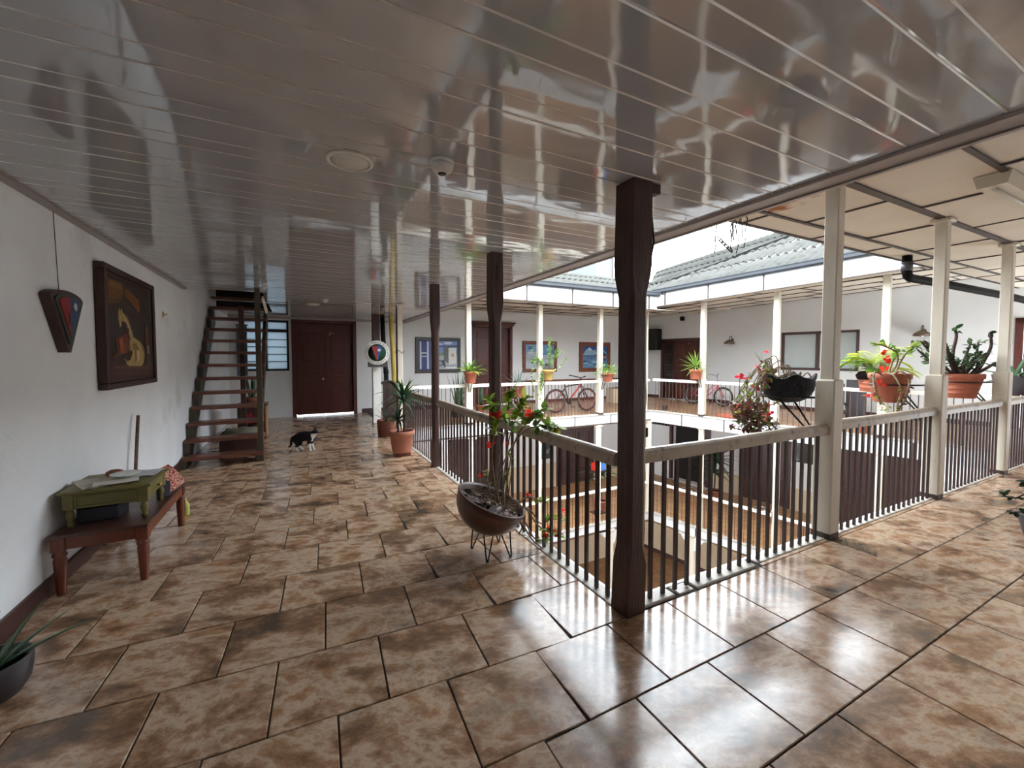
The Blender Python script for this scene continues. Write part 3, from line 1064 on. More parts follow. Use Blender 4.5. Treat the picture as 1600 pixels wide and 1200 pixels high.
# ================================================================== posts
def dark_post(x, y, s, zt, label, notch, seed):
    """square brown post, chamfered between rail and head, wider worn head"""
    random.seed(seed)
    t = thing('wooden_post', label, 'post', (x, y, 0), 0, 'dark brown wooden posts along the left railing')
    h = s / 2
    b = MB()
    levels = [(0, h * 1.04, .004), (.3, h * 1.03, .006), (.42, h * .95, .028), (1.9, h * .95, .026), (2.02, h * 1.1, .012), (2.1, h * 1.14, .006), (zt + .01, h * 1.08, .006)]
    vs = []
    for (z, e, c) in levels:
        ox, oy = random.uniform(-.004, .004), random.uniform(-.004, .004)
        for (px, py) in ((-e + c, -e), (e - c, -e), (e, -e + c), (e, e - c), (e - c, e), (-e + c, e), (-e, e - c), (-e, -e + c)):
            vs.append((px + ox, py + oy, z))
    fs = [tuple(range(7, -1, -1)), tuple(8 * (len(levels) - 1) + i for i in range(8))]
    for r in range(len(levels) - 1):
        for i in range(8):
            j2 = (i + 1) % 8
            fs.append((r * 8 + i, r * 8 + j2, r * 8 + 8 + j2, r * 8 + 8 + i))
    b.add(vs, fs)
    b.build('shaft', m_post, t)
    if notch:
        MB().bbox((h * .9, -h * .6, 2.07), (h * 1.35, h * .6, 2.2), .008).bbox((h * .9, -h * .5, 1.98), (h * 1.2, h * .5, 2.07), .01).build('worn_head', m_post, t)
    return t


p1 = dark_post(1.785, 1.89, .14, ZC, 'thick dark brown wooden post at the near corner of the railing', True, 1)
MB().bbox((.075, -.07, ZC - .055), (.15, .06, ZC + .002), .004).build('ceiling_block', m_batten, p1)
MB().tube([(.078, -.03, 0.02), (.076, -.035, .6), (.08, -.03, 1.2), (.077, -.028, 1.9), (.09, -.03, 2.25), (.085, -.03, 2.55)], .009, 6).build('peeling_edge', m_whitep, p1)
cb = MB()
cb.tube([(.092, .0, 0), (.1, -.02, .5), (.095, .0, 1.0), (.11, -.01, 1.3), (.098, .0, 1.8), (.12, 0, 2.05), (.16, -.01, 2.25), (.15, 0, 2.4), (.1, 0, 2.5)], .006, 5)
cb.tube([(.1, .02, .9), (.115, .01, 1.1), (.1, .02, 1.4), (.105, .02, 2.1)], .005, 5)
cb.build('cable', m_blackp, p1)
MB().bbox((.07, -.02, 1.06), (.13, .04, 1.12), .006).build('cable_box', m_blackp, p1)
p2 = dark_post(1.75, 3.75, .115, ZC, 'dark brown wooden post behind the flowering bowl planter', False, 2)
MB().bbox((.052, -.045, 2.04), (.068, .03, 2.14), .004).bbox((-.012, -.066, 2.2), (.0, -.058, 2.45), .002).build('worn_slots', m_blackin, p2)
p3 = dark_post(1.735, 5.71, .105, ZC, 'slim dark brown wooden post furthest along the left railing', True, 4)


def white_post(fr, u, v, zt, label, group, s=.105, bh=1.36, bs=.15, bracket=None, z0=0.0, name='white_post', m=None):
    P = fr.p(u, v, z0)
    t = thing(name, label, 'post', P, fr.a, group)
    h = s / 2
    m = m or m_whitep
    MB().bbox((-h, -h, 0), (h, h, zt - z0), .008).build('shaft', m, t)
    if bh:
        k = bs / 2
        bm = MB().bbox((-k, -k, .045), (k, k, bh), .01).bbox((-k - .0, -k, bh - .02), (k, k, bh + .004), .012)
        bm.build('boxed_base', m, t)
        MB().box((-k + .003, -k + .003, 0), (k - .003, k - .003, .05)).build('dark_foot', m_batten, t)
    else:
        MB().bbox((-h * 1.5, -h * 1.5, zt - z0 - .05), (h * 1.5, h * 1.5, zt - z0 - .005), .008).build('cap', m, t)
    return t


g1 = 'white posts of the near right railing'
wp1 = white_post(NW, 4.05, .01, 3.05, 'cream white post with boxed base, nearest of the right railing', g1)
wp2 = white_post(NW, 6.24, .01, 3.05, 'cream white post with boxed base, second along the right railing', g1)
wp3 = white_post(NW, 8.34, .01, 3.05, 'cream white post with boxed base, third along the right railing', g1)
wp4 = white_post(NW, 10.42, .01, 3.05, 'cream white post at the corner of the two right railings', g1)
for q in (wp2, wp3):
    MB().bbox((-.085, -.085, 3.0), (.085, .085, 3.045), .01).build('cap', m_whitep, q)
g2 = 'white posts of the far gallery'
F_us = [3.5, 5.41, 7.32, 9.22]
F_lab = ['white far gallery post left of the dark corniced door', 'white far gallery post in front of the vine covered picture',
         'white far gallery post beside the bicycle front wheel', 'white post at the inner corner of the far galleries']
fps = [white_post(FA, u, 0, 2.86, l_, g2, s=.12, bh=.98, bs=.16) for u, l_ in zip(F_us[:3], F_lab)]
white_post(FA, 9.04, 0, 2.86, F_lab[3], g2, s=.06, bh=0)
g3 = 'white posts of the right gallery'
R_us = [1.6, 3.34, 5.24]
R_lab = ['white right gallery post carrying the spiky yucca pot', 'white right gallery post at the left edge of the window',
         'white right gallery post carrying the hanging fern', 'white right gallery post furthest to the right']
rps = [white_post(RG, u, 0, 2.945 + .034 * u, l_, g3, s=.12, bh=.98, bs=.15) for u, l_ in zip(R_us, R_lab)]
wpl = white_post(Fr((1.75, 8.05, 0), 0), 0, 0, ZC, 'plain white post with a brown edge near the far end of the left railing', None, s=.1, bh=0)
MB().bbox((-.058, -.055, 0), (-.046, .05, ZC), .003).build('brown_edge', m_dkwood, wpl)
MB().tube([(.075 * math.cos(a), .075 * math.sin(a), 1.66 + .03 * math.sin(a * 2)) for a in [2 * PI * i / 16 for i in range(16)]], .006, 5, closed=True).build('wire_loop', m_black, wpl)
# lower storey posts
g4 = 'white posts of the lower far gallery'
for u, l_ in zip([3.6, 5.41, 7.32, 9.2], ['lower far gallery post before the left double door', 'lower far gallery post beside the small picture', 'cream lower far gallery post right of the wide door', 'lower storey post at the inner corner']):
    white_post(FA, u, .03, -.3, l_, g4, s=.11, bh=0, z0=ZL)
g5 = 'white posts of the lower right gallery'
lrp = []
for u, l_ in zip([1.58, 3.4, 5.2], ['lower right gallery post with wire hoop, left of the palm', 'lower right gallery post between the folding doors', 'lower right gallery post in front of the wide folding door']):
    lrp.append(white_post(RG, u, .03, -.3, l_, g5, s=.11, bh=0, z0=ZL))
for q, r in ((lrp[0], .17), (lrp[1], .14)):
    hp = [(-.25 + r * math.cos(t) * 1.2, -.12 + r * math.sin(t), 1.0 + .02 * math.sin(t)) for t in [2 * PI * i / 20 for i in range(20)]]
    MB().tube(hp, .009, 5, closed=True).tube([(-.2, -.1, 1.0), (-.05, -.06, .75)], .009, 5).tube([(-.05, -.06, 1.02), (-.05, -.06, .72)], .009, 5).build('pot_ring', m_steel, q)
g6 = 'white ground storey posts with brackets'
for fr, u, l_ in ((FA, 7.79, 'ground storey post with bracket under the lower far gallery'), (RG, 1.38, 'ground storey post with brackets under the lower right gallery')):
    t = white_post(fr, u, .05, ZL - .24, l_, g6, s=.13, bh=0, z0=ZG)
    H = ZL - .24 - ZG
    for sg in (-1, 1):
        pts = [(0, 0), (.42, 0), (.40, -.06), (.26, -.1), (.2, -.2), (.1, -.26), (.06, -.42), (0, -.44)]
        MB().prism(pts, lambda a, b_, sg=sg: (sg * (.065 + a), -.05, H + b_), lambda a, b_, sg=sg: (sg * (.065 + a), .05, H + b_)).build('bracket', m_fascia, t)
hp = [(-.3 + .2 * math.cos(t), -.16 + .14 * math.sin(t), 1.0) for t in [2 * PI * i / 20 for i in range(20)]]
MB().tube(hp, .009, 5, closed=True).tube([(-.2, -.1, 1.0), (-.05, -.06, .75)], .009, 5).build('pot_ring', m_steel, t)

# ================================================================== railings
bal_me = {}


def railing(fr, u0, u1, z0, h, pitch, m_top, m_bal, label, group, dims=(.075, .085), bw=.02, first=None, ends=True):
    P = fr.p(u0, 0, z0)
    t = thing('railing', label, 'railing', P, fr.a, group)
    L = u1 - u0
    wd, ht = dims
    b = MB()
    prof = [(-wd / 2, h - ht), (wd / 2, h - ht), (wd / 2 + .004, h - ht * .4), (wd / 2 - .006, h - .012), (wd / 2 - .022, h), (-wd / 2 + .022, h), (-wd / 2 + .006, h - .012), (-wd / 2 - .004, h - ht * .4)]
    n = max(2, int(L / .25))
    vs = []
    for i in range(n + 1):
        x = L * i / n
        wob = .003 * math.sin(x * 3.1 + u0 * 5)
        vs += [(x, y, z + wob) for y, z in prof]
    k = len(prof)
    fs = [tuple(range(k))[::-1], tuple(n * k + i for i in range(k))]
    for i in range(n):
        for q in range(k):
            fs.append((i * k + q, i * k + (q + 1) % k, (i + 1) * k + (q + 1) % k, (i + 1) * k + q))
    b.add(vs, fs)
    b.build('handrail', m_top, t)
    key = (round(h, 3), bw, m_bal.name)
    if key not in bal_me:
        me = MB().box((-bw / 2, -bw * .3, 0), (bw / 2, bw * .3, h - ht + .01)).mesh('baluster')
        me.materials.append(m_bal)
        bal_me[key] = me
    x = first if first is not None else pitch * .7
    while x < L - .03:
        inst('baluster', bal_me[key], t, (x, 0, 0))
        x += pitch
    return t


LR = Fr((1.765, 1.9, 0), PI / 2)          # left railing, u along +Y
gl = 'railing bays along the left walkway'
railing(LR, .07, 1.79, 0.006, .955, .112, m_rail, m_balu, 'left railing bay between near corner post and the bowl planter post', gl, first=.09, bw=.028)
railing(LR, 1.91, 3.76, 0.006, .95, .112, m_rail, m_balu, 'left railing bay in the middle behind the flowering bowl', gl, bw=.028)
railing(LR, 3.87, 6.1, 0.006, .95, .112, m_rail, m_balu, 'left railing bay behind the potted dracaena', gl, bw=.028)
gr = 'railing bays along the near right walkway'
RR = Fr((0, 1.905, 0), 0)
railing(RR, 1.86, 3.975, .01, .975, .112, m_rail, m_balu, 'right railing bay between corner post and first white post', gr, first=.12, bw=.028)
railing(RR, 4.125, 6.165, .008, 1.0, .112, m_rail, m_balu, 'right railing bay under the big terracotta pot', gr, bw=.028)
railing(RR, 6.315, 8.265, .008, .99, .112, m_rail, m_balu, 'right railing bay under the jade plant pot', gr, bw=.028)
railing(RR, 8.415, 10.35, .008, .99, .112, m_rail, m_balu, 'right railing bay at the far right edge', gr, bw=.028)
gf = 'railing bays of the far gallery'
fb = [(1.95, 3.42, 'white topped far railing bay left of the first far post'), (3.58, 5.33, 'white topped far railing bay before the corniced door'), (5.49, 7.24, 'white topped far railing bay before the bicycle'), (7.4, 9.14, 'white topped far railing bay before the wall planter box')]
for a, b, l_ in fb:
    railing(FA, a, b, .015, .92, .104, m_railw, m_balt, l_, gf, dims=(.07, .07), bw=.013)
gg = 'railing bays of the right gallery'
for a, b, l_ in [(.1, 1.52, 'right gallery railing bay before the dark folding door'), (1.68, 3.26, 'right gallery railing bay before the pink bicycle'), (3.42, 5.16, 'right gallery railing bay before the window'), (5.32, 6.92, 'right gallery railing bay before the wall lamp at right')]:
    railing(RG, a, b, .015, .92, .112, m_railw, m_balt, l_, gg, dims=(.07, .07), bw=.014)
gh = 'railing bays of the storey below'
for fr, a, b, l_ in [(FA, 3.66, 5.35, 'lower far railing bay before the left double door'), (FA, 5.47, 7.26, 'lower far railing bay before the small picture'), (FA, 7.38, 9.14, 'lower far railing bay before the wide door'),
                     (RG, .1, 1.52, 'lower right railing bay before the open doorway'), (RG, 1.64, 3.34, 'lower right railing bay before the palm and folding door'), (RG, 3.46, 5.14, 'lower right railing bay before the wide folding door')]:
    railing(fr, a, b, ZL + .015, .92, .112, m_railw, m_balt, l_, gh, dims=(.07, .07), bw=.013)
# arched brown railing at the far end of the left walkway
t = thing('railing', 'short brown railing with arched top at the corridor end', 'railing', (1.76, 8.12, 0), PI / 2)
ar = [(x, 0, .93 + .1 * math.sin(PI * min(1, x / 1.9) * .9 + .12)) for x in [1.85 * i / 12 for i in range(13)]]
MB().tube(ar, .035, 8).build('handrail', m_dkwood, t)
for i in range(16):
    x = .07 + .112 * i
    zt = .93 + .1 * math.sin(PI * x / 1.9 * .9 + .12)
    MB().box((x - .012, -.008, 0), (x + .012, .008, zt)).build('baluster', m_balu, t)
# ================================================================== bench and the green table on it
bn = thing('bench', 'low red brown wooden bench with turned legs against the left wall', 'bench', (-1.185, 4.235, 0))
BW, BL = .25, .56
MB().bbox((-BW, -BL, .38), (BW, BL, .40), .006).build('bench_top', m_benchtop, bn)
b = MB()
b.bbox((-BW + .02, -BL + .02, .30), (BW - .02, -BL + .045, .382), .003).bbox((-BW + .02, BL - .045, .30), (BW - .02, BL - .02, .382), .003)
b.bbox((-BW + .015, -BL + .02, .30), (-BW + .04, BL - .02, .382), .003).bbox((BW - .04, -BL + .02, .30), (BW - .015, BL - .02, .382), .003)
b.build('apron', m_bench, bn)
legp = [(.022, 0), (.024, .02), (.031, .16), (.034, .235), (.028, .247), (.037, .26), (.037, .27), (.029, .28), (.034, .295)]
for sx in (-1, 1):
    for sy in (-1, 1):
        MB().lathe(legp, (sx * (BW - .04), sy * (BL - .04), 0), 14).bbox((sx * (BW - .04) - .034, sy * (BL - .04) - .034, .29), (sx * (BW - .04) + .034, sy * (BL - .04) + .034, .382), .004).build('leg', m_bench, bn)

tb = thing('side_table', 'small olive green side table with drawer, standing on the bench', 'table', (-1.19, 4.04, .40), 0)
TW, TL, TH = .225, .225, .25
MB().bbox((-TW - .02, -TL - .02, TH - .022), (TW + .02, TL + .02, TH), .007).build('table_top', m_olive, tb)
b = MB()
b.bbox((-TW + .03, -TL + .005, TH - .125), (TW - .03, -TL + .02, TH - .02), .003).bbox((-TW + .03, TL - .02, TH - .125), (TW - .03, TL - .005, TH - .02), .003)
b.bbox((-TW + .005, -TL + .03, TH - .125), (-TW + .02, TL - .03, TH - .02), .003)
b.build('apron', m_olive, tb)
pf = MB()
x0, x1, z0, z1, yy = -TW + .075, TW - .075, TH - .105, TH - .045, -TL + .005
for q in (((x0 - .008, yy - .011, z0 - .008), (x1 + .008, yy, z0)), ((x0 - .008, yy - .011, z1), (x1 + .008, yy, z1 + .008)), ((x0 - .008, yy - .011, z0), (x0, yy, z1)), ((x1, yy - .011, z0), (x1 + .008, yy, z1))):
    pf.box(*q)
pf.build('panel_moulding', m_olive, tb)
dr = MB().bbox((TW - .02, -TL + .045, TH - .115), (TW - .002, TL - .045, TH - .03), .004).build('drawer', m_olive, tb)
MB().lathe([(.006, 0), (.006, .012), (.013, .018), (.013, .024), (0, .028)], (TW - .002, 0, TH - .07), 10, M=Matrix.Rotation(PI / 2, 3, 'Y')).build('knob', m_brass, dr)
tl = [(.013, 0), (.015, .008), (.021, .02), (.013, .034), (.018, .05), (.026, .08), (.02, .105), (.013, .112), (.022, .118), (.022, .124), (.03, .13)]
for sx in (-1, 1):
    for sy in (-1, 1):
        MB().lathe(tl, (sx * (TW - .03), sy * (TL - .03), 0), 12).bbox((sx * (TW - .03) - .03, sy * (TL - .03) - .03, .12), (sx * (TW - .03) + .03, sy * (TL - .03) + .03, TH - .02), .004).build('leg', m_olive, tb)
ztop = .40 + TH


def sheet(name, label, cat, x, y, z, w, l, rz, m, th=.003, seed=0, group=None):
    random.seed(seed)
    n = 6
    vs = []
    for zz in (0, th):
        for i in range(n + 1):
            for j in range(n + 1):
                u, v = i / n - .5, j / n - .5
                vs.append((u * w, v * l, zz + .006 * noise.noise(Vector((u * 3 + seed, v * 3, 0))) + .005))
    k = (n + 1) ** 2
    fs = []
    for i in range(n):
        for j in range(n):
            a = i * (n + 1) + j
            fs += [(a, a + 1, a + n + 2, a + n + 1), (k + a, k + a + n + 1, k + a + n + 2, k + a + 1)]
    edge = [i * (n + 1) for i in range(n + 1)] + [n * (n + 1) + j for j in range(1, n + 1)] + [i * (n + 1) + n for i in range(n - 1, -1, -1)] + [j for j in range(n - 1, 0, -1)]
    for a, b_ in zip(edge, edge[1:] + edge[:1]):
        fs.append((a, b_, k + b_, k + a))
    o = MB().add(vs, fs).build(name, m, None, (x, y, z), rz)
    return tag(o, label, cat, group)


sheet('newspaper', 'folded greyish newspaper lying across the green table', 'newspaper', -1.26, 3.99, ztop - .001, .26, .30, .5, m_newsp, .006, 1)
sheet('envelope', 'pale flat envelope overhanging the front of the green table', 'envelope', -1.16, 3.91, ztop + .009, .24, .12, .25, m_paper, .003, 2)
sheet('paper', 'white printed sheet at the far right of the green table', 'paper', -1.06, 4.15, ztop - .001, .17, .2, -.1, mat('printed_paper', lin(206, 208, 214), .6, .05, 10), .003, 5)
t = MB().lathe([(.0, 0), (.03, 0), (.06, .012), (.085, .022), (.09, .026), (.087, .03), (.055, .024), (0, .018)], (0, 0, 0), 24).build('plastic_dish', m_plastic, None, (-1.14, 4.02, ztop + .018))
tag(t, 'whitish plastic dish upside among papers on the green table', 'dish')
t = MB().lathe([(.0, 0), (.04, 0), (.052, .014), (.05, .032), (.03, .044), (0, .048)], (0, 0, 0), 18).build('clay_lid', m_terrad, None, (-1.24, 4.15, ztop + .006))
tag(t, 'small brown clay lid behind the plastic dish', 'lid')
t = thing('black_box', 'dark blue black box stored under the green table', 'box', (-1.265, 3.99, .40))
MB().bbox((-.11, -.09, 0), (.11, .13, .1), .006).build('body', mat('navy_black', lin(24, 26, 36), .5, .1, 6), t)
MB().bbox((-.115, -.095, .1), (.115, .135, .115), .006).build('lid', m_blackp, t)

# cushion of red and white flowers, with a book, on the far half of the bench
cu = thing('cushion', 'red and cream floral cushion leaning behind the green table', 'cushion', (-.955, 4.56, .40), rad(84))
b = MB()
random.seed(8)
N = 36
red_c = [lin(150, 36, 38), lin(214, 196, 178), lin(172, 60, 52), lin(196, 150, 120), lin(120, 30, 36)]
for sgn in (1, -1):
    vs = []
    for i in range(N + 1):
        for j in range(N + 1):
            u, v = i / N * 2 - 1, j / N * 2 - 1
            th = .055 * ((1 - u ** 4) * (1 - v ** 4)) ** .6
            y_ = sgn * th
            vs.append((u * .17, y_ + v * .055 + .06, (v + 1) * .085 + .012))
    k0 = len(b.v)
    b.v += vs
    for i in range(N):
        for j in range(N):
            a = k0 + i * (N + 1) + j
            q = [a, a + 1, a + N + 2, a + N + 1]
            b.sm.add(len(b.f))
            b.f.append(q if sgn < 0 else q[::-1])
            nn = noise.noise(Vector((i * .55, j * .55, 1.7)))
            b.c.append(red_c[0] if nn < -.12 else red_c[1] if nn < .05 else red_c[2] if nn < .2 else red_c[3])
b.build('cover', m_fabric, cu)
MB().tube([(-.17, .005, .012), (.17, .005, .012), (.17, .115, .18), (-.17, .115, .18)], .006, 6, closed=True).build('piping', m_red, cu)
t = thing('book', 'grey book leaning against the floral cushion', 'book', (-1.0, 4.335, .405), .2)
t.rotation_euler = (rad(-24), 0, .15)
MB().bbox((-.045, 0, 0), (.045, .004, .125), .001).bbox((-.045, .016, 0), (.045, .02, .125), .001).build('cover', mat('grey_book', lin(96, 100, 116), .5, .05, 5), t)
MB().box((-.043, .004, .004), (.042, .016, .122)).build('pages', m_paper, t)
t = MB().lathe([(.03, 0), (.034, .01), (.034, .1), (.02, .13), (.012, .14), (.012, .165), (0, .166)], (0, 0, 0), 14).build('bottle', mat('lime_bottle', lin(186, 186, 84), .4, .1, 8), None, (-1.0, 5.06, 0))
tag(t, 'yellow green bottle on the floor beyond the bench', 'bottle')

st = thing('wooden_stick', 'bare wooden stick leaning against the left wall behind the bench', 'stick', (-1.39, 5.1, 0))
MB().tube([(.0, -.06, .0), (-.03, .3, .97)], [.015, .014], 8).build('pole', mat('old_stick', lin(120, 92, 72), .7, .3, 9, wear=(lin(74, 56, 46), .5, .7, 12)), st)

# ================================================================== wall decorations of the left wall (local x = into the room, y along the wall)
pl = thing('shield_plaque', 'dark wooden wedge shaped plaque with red and blue emblem and star', 'plaque', (-1.469, 4.03, 1.585))


def shield(s, bulge=.06):
    W, H = .235 * s, .42 * s
    pts = [(-.02 * s, 0), (.02 * s, 0)]
    pts += [(W, H * .88)]
    pts += [(W * math.cos(t) * 1.0, H * .88 + bulge * s * math.sin(t)) for t in [PI * i / 12 for i in range(1, 12)]]
    pts += [(-W, H * .88)]
    return pts


MB().prism(shield(1), lambda a, z: (.055, a, z), lambda a, z: (.0, a, z)).build('plaque_body', m_dkwood, pl)
s2 = [(a * .8, z * .8 + .06) for a, z in shield(1)]
MB().prism(s2, lambda a, z: (.064, a, z), lambda a, z: (.054, a, z)).build('green_border', mat('dark_green_trim', lin(40, 62, 56), .4, .1, 8), pl)
em = MB()
s3 = [(a * .62, z * .66 + .1) for a, z in shield(1)]
rl = [p for p in s3 if p[0] <= .012]
rr_ = [p for p in s3 if p[0] >= -.012]
zt3 = max(p[1] for p in s3)
zb3 = min(p[1] for p in s3)
L3 = sorted([p for p in s3 if p[0] < -.013], key=lambda p: p[1])
R3 = sorted([p for p in s3 if p[0] > .013], key=lambda p: p[1])
em.prism([(0, zb3)] + [(0, zt3)] + L3[::-1], lambda a, z: (.069, a, z), lambda a, z: (.063, a, z), col=lin(150, 34, 34))
em.prism([(0, zt3), (0, zb3)] + R3, lambda a, z: (.069, a, z), lambda a, z: (.063, a, z), col=lin(44, 74, 120))
star = []
for i in range(16):
    r = .034 if i % 2 == 0 else .014
    th = PI * i / 8
    star.append((.072 + r * math.cos(th), .325 + r * math.sin(th)))
em.prism(star, lambda a, z: (.0715, a, z), lambda a, z: (.069, a, z), col=lin(226, 222, 210))
em.prism([(-.035, .2), (-.015, .19), (-.012, .26), (-.03, .28)], lambda a, z: (.071, a, z), lambda a, z: (.069, a, z), col=lin(60, 22, 24))
em.build('emblem', m_print, pl)
MB().tube([(.012, 0, .43), (.008, -.02, ZC - 1.6 + .04)], .0025, 5).build('hanging_string', m_batten, pl)


def picture(name, label, cat, P, rz, W, H, fwid, fd, fm, polys, bg, inner=None, tilt=None):
    """framed picture facing local -y; polys: list of (colour, [(x,z)..]) in 0..1 of the picture area"""
    t = thing(name, label, cat, P, rz)
    for (a, b_, c, d) in ((0, W, 0, fwid), (0, W, H - fwid, H), (0, fwid, fwid, H - fwid), (W - fwid, W, fwid, H - fwid)):
        MB().bbox((a, -fd, c), (b_, 0, d), .008).build('frame_bar', fm, t)
    f2 = fwid
    if inner:
        g = MB()
        for (a, b_, c, d) in ((f2, W - f2, f2, f2 + .03), (f2, W - f2, H - f2 - .03, H - f2), (f2, f2 + .03, f2, H - f2), (W - f2 - .03, W - f2, f2, H - f2)):
            g.bbox((a, -fd * .7, c), (b_, 0, d), .004)
        g.build('frame_slip', inner, t)
        f2 += .03
    pw, ph = W - 2 * f2, H - 2 * f2
    b = MB()
    cy_ = -fd * .6
    b.quad((f2, cy_, f2), (f2 + pw, cy_, f2), (f2 + pw, cy_, f2 + ph), (f2, cy_, f2 + ph), col=bg)
    for i, (c, pts) in enumerate(polys):
        b.add([(f2 + pw * x, cy_ - .0005 - .0003 * i, f2 + ph * z) for x, z in pts], [tuple(range(len(pts)))], col=c)
    b.build('canvas', m_paint, t)
    return t


def ell(cx, cz, rx, rz_, n=14, a=0):
    out = []
    for i in range(n):
        t = 2 * PI * i / n
        x, z = rx * math.cos(t), rz_ * math.sin(t)
        out.append((cx + x * math.cos(a) - z * math.sin(a), cz + x * math.sin(a) + z * math.cos(a)))
    return out


cr = lin(196, 168, 108)
crd = lin(150, 116, 62)
polys = [
    (lin(50, 36, 26), [(0, .72), (1, .72), (1, 1), (0, 1)]),
    (lin(126, 82, 26), [(.02, .72), (.3, .78), (.36, .9), (.34, .97), (.02, .97)]),
    (lin(134, 82, 32), [(.38, .86), (.40, .94), (.72, .86), (.74, .75), (.70, .72)]),
    (lin(66, 48, 32), [(.3, .75), (.95, .62), (.95, .66), (.32, .79)]),
    (lin(70, 52, 36), [(.32, .78), (.39, .98), (.42, .98), (.36, .78)]),
    (lin(52, 44, 34), [(.5, .4), (.72, .4), (.74, .62), (.52, .64)]),
    (lin(78, 40, 30), [(0, 0), (1, 0), (1, .14), (.5, .2), (0, .22)]),
    (lin(58, 32, 26), [(.06, .18), (.4, .16), (.34, .3), (.1, .3)]),
    (lin(150, 78, 44), [(.16, .40), (.3, .43), (.36, .38), (.38, .26), (.26, .24), (.19, .3)]),
    (lin(118, 54, 34), [(.29, .43), (.42, .5), (.44, .32), (.36, .25), (.33, .36)]),
    (crd, ell(.62, .25, .2, .155)),
    (cr, [(.22, .66), (.25, .72), (.27, .68), (.30, .72), (.31, .68), (.42, .62), (.50, .50), (.54, .42), (.46, .41), (.42, .50), (.36, .58), (.30, .58), (.27, .52), (.24, .52), (.22, .6)]),
    (cr, [(.44, .40), (.56, .43), (.70, .38), (.78, .26), (.77, .15), (.68, .10), (.56, .10), (.50, .13), (.50, .22), (.44, .30)]),
    (crd, [(.50, .36), (.60, .37), (.66, .30), (.62, .18), (.55, .16), (.52, .26)]),
    (cr, [(.44, .30), (.52, .28), (.50, .13), (.42, .16), (.32, .20), (.30, .17), (.40, .12), (.48, .10), (.55, .12), (.55, .25)]),
    (lin(226, 206, 150), [(.6, .3), (.68, .28), (.66, .18), (.6, .16)]),
    (lin(60, 46, 36), ell(.3, .165, .05, .025)),
    (lin(74, 44, 34), [(.24, .58), (.4, .56), (.41, .54), (.24, .565)]),
    (lin(74, 44, 34), [(.33, .60), (.36, .54), (.44, .52), (.42, .46), (.36, .45)]),
    (lin(96, 46, 36), [(.84, .5), (.95, .48), (.97, .34), (.88, .32), (.83, .4)]),
    (lin(150, 150, 136), [(.86, .35), (.93, .36), (.94, .26), (.87, .24)]),
    (lin(70, 62, 50), [(.85, .26), (.96, .26), (.96, .1), (.84, .1)]),
    (lin(120, 78, 54), ell(.88, .53, .04, .05)),
    (lin(214, 190, 132), [(.285, .66), (.33, .655), (.42, .58), (.48, .49), (.45, .49), (.38, .57), (.31, .62)]),
    (lin(214, 190, 132), [(.235, .63), (.26, .64), (.262, .55), (.245, .53)]),
    (lin(120, 88, 50), [(.31, .67), (.36, .655), (.46, .56), (.52, .45), (.545, .43), (.47, .58), (.38, .67)]),
    (lin(206, 176, 112), [(.36, .17), (.44, .19), (.52, .30), (.545, .29), (.50, .15), (.40, .12)]),
    (lin(70, 42, 30), ell(.3, .15, .035, .018)), (lin(96, 60, 40), ell(.19, .25, .05, .03)), (lin(90, 52, 36), ell(.12, .22, .04, .03)),
    (lin(110, 66, 40), [(.08, .1), (.9, .08), (.92, .11), (.1, .13)]), (lin(96, 58, 40), [(.1, .05), (.8, .03), (.8, .05), (.1, .07)]),
    (lin(90, 66, 40), [(.04, .74), (.3, .79), (.32, .81), (.04, .77)]), (lin(150, 104, 44), [(.05, .9), (.3, .9), (.31, .95), (.06, .95)]), (lin(152, 98, 44), [(.42, .9), (.66, .83), (.66, .85), (.42, .925)]),
    (lin(176, 96, 54), [(.2, .39), (.27, .41), (.28, .28), (.23, .28)]),
]
picture('painting', 'large dark framed oil painting of a pale seated horse, left wall', 'painting', (-1.469, 4.63, 1.275), PI / 2, 1.36, 1.07, .055, .075, m_dkwood, polys, lin(48, 34, 26), inner=mat('brown_slip', lin(70, 44, 30), .4, .1, 8))
t = MB().tube([(0, 0, 0), (.03, 0, .0), (.035, 0, .02)], .006, 6).box((-.002, -.015, -.03), (.006, .015, .035)).build('wall_hook', m_brass, None, (-1.467, 6.62, 2.08))
tag(t, 'small bare metal hook on the left wall past the painting', 'hook')

